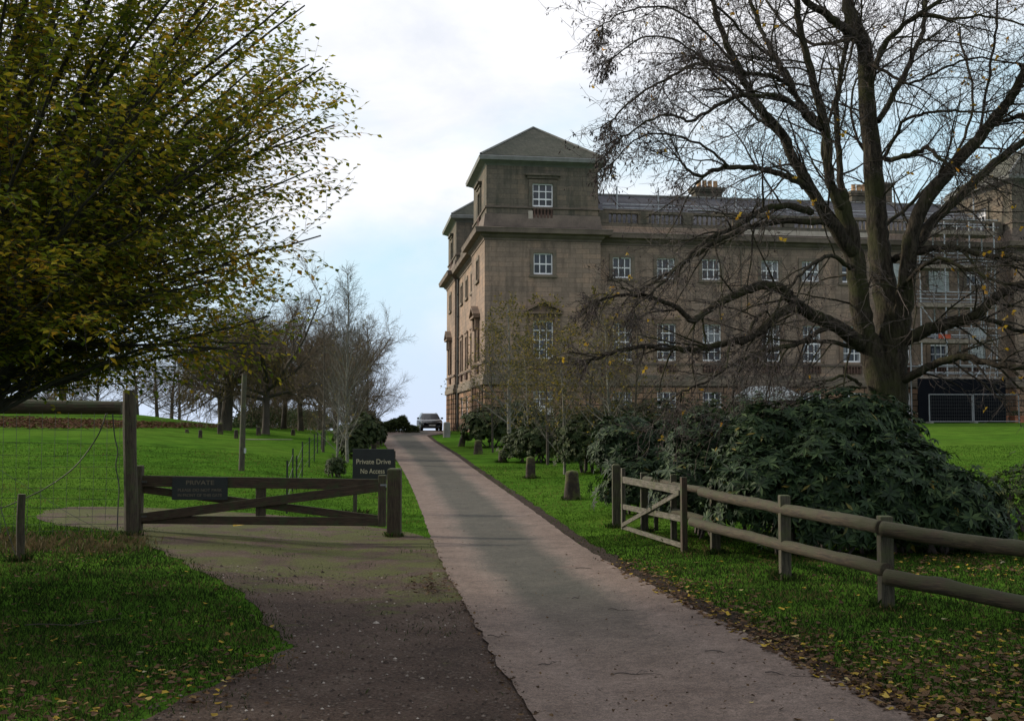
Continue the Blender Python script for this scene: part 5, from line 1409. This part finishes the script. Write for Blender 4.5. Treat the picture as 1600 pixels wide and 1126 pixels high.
shrub(524, 745, [(0,0,.35,.36,.32,.38)], 420, 'laurel', 'small yellowish shrub at the foot of the white stemmed birch', Lf=.08, Wf=.04, whorl=5, stems=6)

# ------------------------------------------------------------ the big bare tree on the right
TB = G(1385, 772); TY_ = 20.5
base = at(1385, 700, TY_); tx, ty = base.x, TY_
tz = terr(tx, ty); BT = V3((tx, ty, tz))
big = empty('bare_tree', BT, label='huge spreading bare tree with many low limbs in front of the house', cat='tree')
limbs = []   # (pts world, radii)
def nearest(px, py, maxd=40):
    best = None
    for P_, Rr_ in limbs:
        for q, r in zip(P_, Rr_):
            sxy = proj(q); d = (sxy[0]-px)**2+(sxy[1]-py)**2
            if best is None or d < best[0]: best = (d, q.y)
    return best[1] if best and best[0] < maxd*maxd else TY_
def proj(p):
    x, y, z = p.x, p.y, p.z-EYE; dep = y*CP+z*SP; v = -y*SP+z*CP
    return CX+F*x/dep, CY-F*v/dep
def limb(pts, w0, w1, dz, y0=None, knob=.05):
    y0 = nearest(*pts[0]) if y0 is None else y0; n = len(pts); sm = []
    for i in range(n-1):
        p0, p1, p2, p3 = pts[max(i-1,0)], pts[i], pts[i+1], pts[min(i+2,n-1)]
        for k in range(5):
            t = k/5; sm.append(tuple(.5*((2*b)+(-a+c)*t+(2*a-5*b+4*c-d)*t*t+(-a+3*b-3*c+d)*t**3) for a, b, c, d in zip(p0, p1, p2, p3)))
    sm.append(pts[-1]); N = len(sm); P_ = []; Rr_ = []
    for i, (x, y) in enumerate(sm):
        t = i/(N-1); Y = y0+dz*t**.8; q = at(x, y, Y)+rv()*.02; P_.append(q); Rr_.append(max(.008, (w0+(w1-w0)*t**.85)*.69*Y/F/2*(1+knob*rnd.uniform(-1, 1))))
    limbs.append((P_, Rr_)); return P_, Rr_
limb([(1392,760),(1388,690),(1380,620),(1366,560),(1350,520)], 84, 48, 0, TY_)
limb([(1388,700),(1396,620),(1396,560),(1398,510),(1392,470)], 70, 54, .1, TY_)
limb([(1398,545),(1385,470),(1375,400),(1370,340),(1364,250),(1355,150),(1350,70),(1330,30),(1322,-30),(1318,-130)], 62, 22, .4)
limb([(1352,68),(1325,50),(1298,28),(1262,2),(1225,-40)], 26, 14, -.8)
limb([(1352,530),(1345,480),(1335,400),(1318,330),(1310,300)], 50, 36, -.3)
limb([(1318,330),(1297,285),(1291,205),(1278,150),(1262,95),(1247,25),(1240,-40)], 26, 14, -.9)
limb([(1318,330),(1312,265),(1308,200),(1308,150),(1320,80),(1325,50)], 18, 9, .7)
limb([(1335,400),(1300,350),(1270,300),(1248,262),(1222,212),(1180,158),(1155,109),(1132,60),(1112,0),(1100,-60)], 34, 9, -1.6)
limb([(1268,298),(1245,283),(1218,271),(1180,263),(1139,261),(1110,268),(1095,276),(1078,268),(1064,254)], 18, 5, -1.4)
limb([(1290,208),(1268,190),(1243,164),(1220,152),(1198,149),(1150,152),(1110,172),(1079,189),(1049,179),(1019,186),(975,214)], 16, 4, -2.2)
limb([(1288,195),(1262,175),(1240,145),(1228,129),(1200,118),(1159,112),(1110,101),(1080,103),(1039,124),(990,154),(955,190)], 15, 4, -1.4)
limb([(1240,145),(1232,120),(1218,99),(1200,70),(1188,45),(1173,0),(1160,-50)], 14, 8, .8)
limb([(1297,285),(1285,230),(1300,170),(1322,110),(1335,60)], 8, 5, .6)
limb([(1222,212),(1190,190),(1165,168),(1130,130),(1100,100),(1090,90)], 9, 4, -.9)
limb([(1180,158),(1130,120),(1090,85),(1050,62),(1000,60),(960,90)], 7, 3, -1.6)
limb([(1139,261),(1110,235),(1080,220),(1040,210),(1000,215),(960,250)], 7, 3, -1.0)
limb([(1155,109),(1120,70),(1080,30),(1030,10),(980,18),(940,40)], 7, 3, -1.2)
limb([(1218,99),(1170,60),(1130,20),(1080,-20),(1010,-30)], 8, 4, -1.3)
limb([(1268,331),(1235,322),(1198,325),(1159,348),(1109,373),(1064,413),(1024,452),(990,480)], 18, 4, -2.6)
limb([(1300,350),(1240,345),(1180,352),(1130,372),(1090,395),(1045,425),(1000,452),(965,452),(940,470)], 16, 4, -1.6)
limb([(1345,540),(1316,516),(1286,500),(1254,482),(1240,472),(1222,452),(1192,446),(1160,456),(1130,470),(1105,485),(1080,500),(1060,482),(1020,466),(980,460),(940,466)], 36, 6, -3.0)
limb([(1245,476),(1222,488),(1198,508),(1165,530),(1130,537),(1090,545),(1050,545),(1000,541),(965,548),(925,562)], 24, 7, -1.8)
limb([(1170,530),(1178,505),(1190,490),(1200,486)], 10, 5, .6)
limb([(1350,545),(1310,537),(1275,533),(1245,536),(1205,545)], 12, 7, -.9)
limb([(1290,512),(1255,532),(1225,542),(1195,548),(1160,562),(1128,580),(1095,600),(1065,612)], 13, 4, -1.4)
limb([(1345,600),(1318,588),(1285,598),(1262,612),(1240,628)], 9, 3, -1.2)
limb([(1402,597),(1436,580),(1471,565),(1506,557),(1540,565),(1575,572),(1640,576),(1690,590)], 22, 11, -2.0)
limb([(1398,545),(1425,526),(1459,512),(1494,502),(1522,495),(1552,468),(1586,450),(1650,425)], 34, 18, -1.2)
limb([(1522,495),(1560,505),(1600,520),(1650,530)], 12, 8, .7)
limb([(1400,560),(1408,510),(1416,450),(1421,385),(1442,320),(1487,264),(1527,219),(1556,184),(1582,150),(1598,115),(1640,60)], 46, 16, -1.0)
limb([(1420,400),(1455,350),(1497,308),(1546,262),(1600,222),(1680,185)], 28, 15, .9)
limb([(1527,219),(1540,150),(1550,90),(1558,30),(1562,-40)], 7, 5, .3)
limb([(1545,200),(1570,188),(1600,180),(1660,178)], 12, 9, -.6)
limb([(1396,405),(1440,392),(1487,386),(1532,396),(1577,402),(1660,410)], 17, 10, -2.0)
limb([(1410,450),(1431,424),(1465,404),(1510,420),(1560,440),(1620,450)], 11, 6, -2.4)
limb([(1372,190),(1395,150),(1417,109),(1430,75),(1442,48),(1447,0),(1450,-60)], 15, 9, .9)
limb([(1356,160),(1372,90),(1397,52),(1442,20),(1500,-20)], 16, 9, -.9)
limb([(1378,250),(1398,215),(1412,190),(1445,178),(1482,174),(1530,174),(1571,178),(1620,195)], 9, 4, -1.5)
limb([(1384,250),(1410,245),(1440,235),(1450,230),(1470,250),(1495,262)], 12, 8, -1.2)
limb([(1355,100),(1380,110),(1420,130),(1470,110),(1520,90),(1590,100)], 9, 4, -1.8)
limb([(1442,20),(1490,30),(1540,25),(1600,40)], 8, 4, -1.0)
limb([(1335,60),(1290,70),(1250,60),(1210,20),(1180,-30)], 9, 5, 1.4)
limb([(1364,250),(1340,220),(1330,160),(1345,110)], 8, 4, .9)
limb([(1330,420),(1300,400),(1270,412),(1240,440),(1215,480),(1205,520)], 12, 4, -2.0)
limb([(1372,360),(1410,330),(1450,290),(1500,230),(1520,150),(1500,60)], 10, 5, 1.8)
wdb, twb, tips = MB(), MB(), []
off = -BT
nh = len(limbs)
for P_, Rr_ in limbs: wdb.tube([p+off for p in P_], Rr_, 10 if Rr_[0] > .1 else 7)
cfgA = [0, 0, (7, 44, .48, .12, .24, .015, 8, 4), (5, 46, .5, .15, .30, .01, 6, 3), (1, 30, .5, .3, .3, .01, 5, 3)]
def outdir(q):
    c = V3((tx, ty, q.z)); o = q-c; o.z = 0
    return o.normalized() if o.length > .1 else V3((0,-1,0))
for li, (P_, Rr_) in enumerate(limbs):
    L = sum((P_[i+1]-P_[i]).length for i in range(len(P_)-1))
    if li < 2: continue
    n = int(L*(3.5 if Rr_[0] < .13 else 2.6))
    for i in range(n):
        t = .12+.88*((i+rnd.random())/n) if Rr_[0] < .25 else .35+.65*((i+rnd.random())/n)
        f = min(t, .999)*(len(P_)-1); k = int(f); q = P_[k].lerp(P_[k+1], f-k); dd = (P_[k+1]-P_[k]).normalized(); r = Rr_[k]
        px, py = proj(q)
        if px > 1750 or px < 915: continue
        a = R(rnd.uniform(30, 75)); d0 = dd*math.cos(a)+perp(dd)*math.sin(a)
        low = q.z < 5.5
        d0 = (d0+outdir(q)*.35+Z*(-.25 if low else .15)).normalized()
        LL = rnd.uniform(.8, 2.0)*(1.15-.35*t)
        if px < 1090: LL *= .60
        g_ = -.05 if low else -.03
        cfg = [0, (7, 42, .52, .12, .17, g_, 8, 4), (5, 46, .55, .12, .26, g_*.6, 6, 3), (1, 35, .5, .3, .28, .03, 5, 3)]
        grow(wdb, twb, q+off, d0, LL, min(r*.45, .022), 1, cfg, tips)
    # a spray carrying on from each limb tip
    if Rr_[-1] < .06:
        for _ in range(5):
            dd = (P_[-1]-P_[-2]).normalized(); grow(wdb, twb, P_[-1]+off, (dd+rv()*.45-Z*.3).normalized(), rnd.uniform(.7, 1.4)*(.45 if proj(P_[-1])[0] < 1040 else 1), .012, 1,
                [0, (8, 40, .5, .1, .17, -.06, 8, 4), (5, 46, .55, .12, .26, -.02, 6, 3), (1, 35, .5, .3, .28, .03, 5, 3)], tips)
print('big tree: tips', len(tips), 'twig faces', len(twb.f), len(wdb.f))
trunkroots = MB()
wdb.build('trunk', M['bark'], big, smooth=True); twb.build('crown', M['twig'], big)
bd, gl_ = MB(), MB()
for p, d, pts in tips:
    w = p-off; px, py = proj(w)
    if rnd.random() < (.55 if px < 1150 and py < 330 else .16):
        for _ in range(rnd.randint(1, 2)): q, dd = sample(pts, rnd.uniform(.4, .99)); leafquad(bd, q, (dd*.4-Z*.7+rv()*.5).normalized(), rv(), rnd.uniform(.04, .085), .026)
    if rnd.random() < (.022 if px > 1480 or (px < 1000 and 370 < py < 470) else .005):
        q, dd = sample(pts, .9); s = rnd.uniform(.05, .10)
        for _ in range(3): leafquad(gl_, q, rv(), rv(), s, s*.7)
bd.build('dry_buds', M['bud'], big); gl_.build('last_leaves', M['goldleaf'], big)

# ------------------------------------------------------------ the leafy hornbeam on the left
HB = V3((-6.0, 11.4, 0)); HB.z = terr(HB.x, HB.y)
horn = empty('hornbeam_tree', HB, label='leafy autumn hornbeam with steep dense branches filling the upper left of the photograph', cat='tree')
wd, tw, lv = MB(), MB(), MB()
ENVK = .93
def env(z):
    tab = [(1.9,.8),(2.3,2.6),(2.7,3.55),(3.3,4.05),(4.2,4.35),(5.3,4.4),(6.5,4.1),(8,3.5),(9.5,2.6),(11,1.4),(12.5,.3)]
    if z <= tab[0][0]: return tab[0][1]
    for (a, b), (c, d) in zip(tab, tab[1:]):
        if z <= c: return (b+(d-b)*(z-a)/(c-a))*ENVK
    return .1
tr = walk(V3((0,0,-.3)), V3((-.02,0,1)), 3.1, 6, .02, .02); wd.tube(tr, [.42,.34,.31,.30,.28,.25,.2], 12)
nl = 0
def leaves_on(pts, step, start=.15):
    global nl
    L = sum((pts[i+1]-pts[i]).length for i in range(len(pts)-1)); n = int(L*(1-start)/step); s = 1
    for i in range(n):
        t = start+(1-start)*(i+.5)/n; q, dd = sample(pts, min(t, .999)); s = -s
        side = dd.cross(Z); side = side.normalized() if side.length > .05 else perp(dd)
        d = (dd*.55+side*s*.75-Z*rnd.uniform(.0, .6)+rv()*.25).normalized()
        leafquad(lv, q, d, (Z+rv()*.5).normalized(), rnd.uniform(.062, .098), rnd.uniform(.040, .058), .15); nl += 1
N1 = 66
N2 = 74
for i in range(N1+N2):
    a = i*2.39996+rnd.uniform(-.2, .2); f = ((i*7) % N1+.5)/N1
    if i < N1 and math.cos(a) < -.25 and i % 3: continue
    ze = 2.8+9.1*f**1.6; rr = env(ze)*rnd.choice((.6, .8, .93, .93))*rnd.uniform(.93, 1.0)
    if i >= N1:
        a = R(-75+150*(((i-N1)*.618) % 1)); f = (i-N1+.5)/N2; ze = 2.85+4.4*f; rr = env(ze)*rnd.choice((.72, .86, .97, 1.0))
    end = V3((math.cos(a)*rr, math.sin(a)*rr, ze)); st = sample(tr, rnd.uniform(.62, .98))[0]
    # rises steeply, then arches outward to its end
    mid = V3((math.cos(a)*rr*.38, math.sin(a)*rr*.38, st.z+(ze-st.z)*.52+.25)); P_ = []
    n = 12
    for k in range(n+1): t = k/n; P_.append(st*(1-t)**2+mid*2*t*(1-t)+end*t*t+rv()*.025)
    r0 = .045*(.6+.6*f); wd.tube(P_, taper(r0, .008, n+1), 7)
    far_side = 1.0
    L1 = sum((P_[k+1]-P_[k]).length for k in range(n))
    n2 = int(L1*5.2)
    for j in range(n2):
        t = .22+.78*((j+rnd.random())/n2); q, dd = sample(P_, min(t, .999)); an = R(rnd.uniform(22, 42))
        d2 = (dd*math.cos(an)+perp(dd)*math.sin(an)+Z*.1).normalized(); L2 = rnd.uniform(.6, 1.35)*(1.15-.42*t)
        p2 = walk(q, d2, L2, 7, .07, .015); e = p2[-1]
        if math.hypot(e.x, e.y) > env(e.z)+.25 or e.z < 2.5: continue
        wd.tube(p2, taper(max(.003, .010*(1.2-t)), .002, 8), 4)
        n3 = int(L2*7.5)
        for m_ in range(n3):
            t3 = .12+.88*(m_+rnd.random())/n3; q3, d3 = sample(p2, min(t3, .999)); an = R(rnd.uniform(25, 50))
            p3 = walk(q3, d3*math.cos(an)+perp(d3)*math.sin(an), rnd.uniform(.18, .42), 4, .12, .0); tw.tube(p3, taper(.0022, .001, 5), 3)
            if (q3.x > -.6 or rnd.random() < .35) and (i >= N1 or rnd.random() < .55): leaves_on(p3, .062, .05)
        leaves_on(p2, .06, .2)
print('hornbeam leaves', nl)
wd.build('trunk', M['barkleft'], horn, smooth=True); tw.build('crown', M['twig'], horn); lv.build('foliage', M['hornbeam'], horn)


for (x, y, s_, rz, lab) in ((8.0, -3.5, 1.3, 4.0, 'added hornbeam copy out of view behind the viewpoint, shading the foreground'), (-15.5, 13.5, 1.4, 1.0, 'leafy hornbeam out in the field left of the tall post'), (-12.8, 6, 1.15, 3.0, 'added hornbeam copy out of view left of the viewpoint, shading the near verge')):  # unseen hornbeam copies added to throw shade over the foreground
    t = copy_tree(horn); tag(t, lab, 'tree', 'hornbeams added out of view for foreground shade'); t.location = (x, y, terr(x, y)); t.scale = (s_,)*3; t.rotation_euler.z = rz
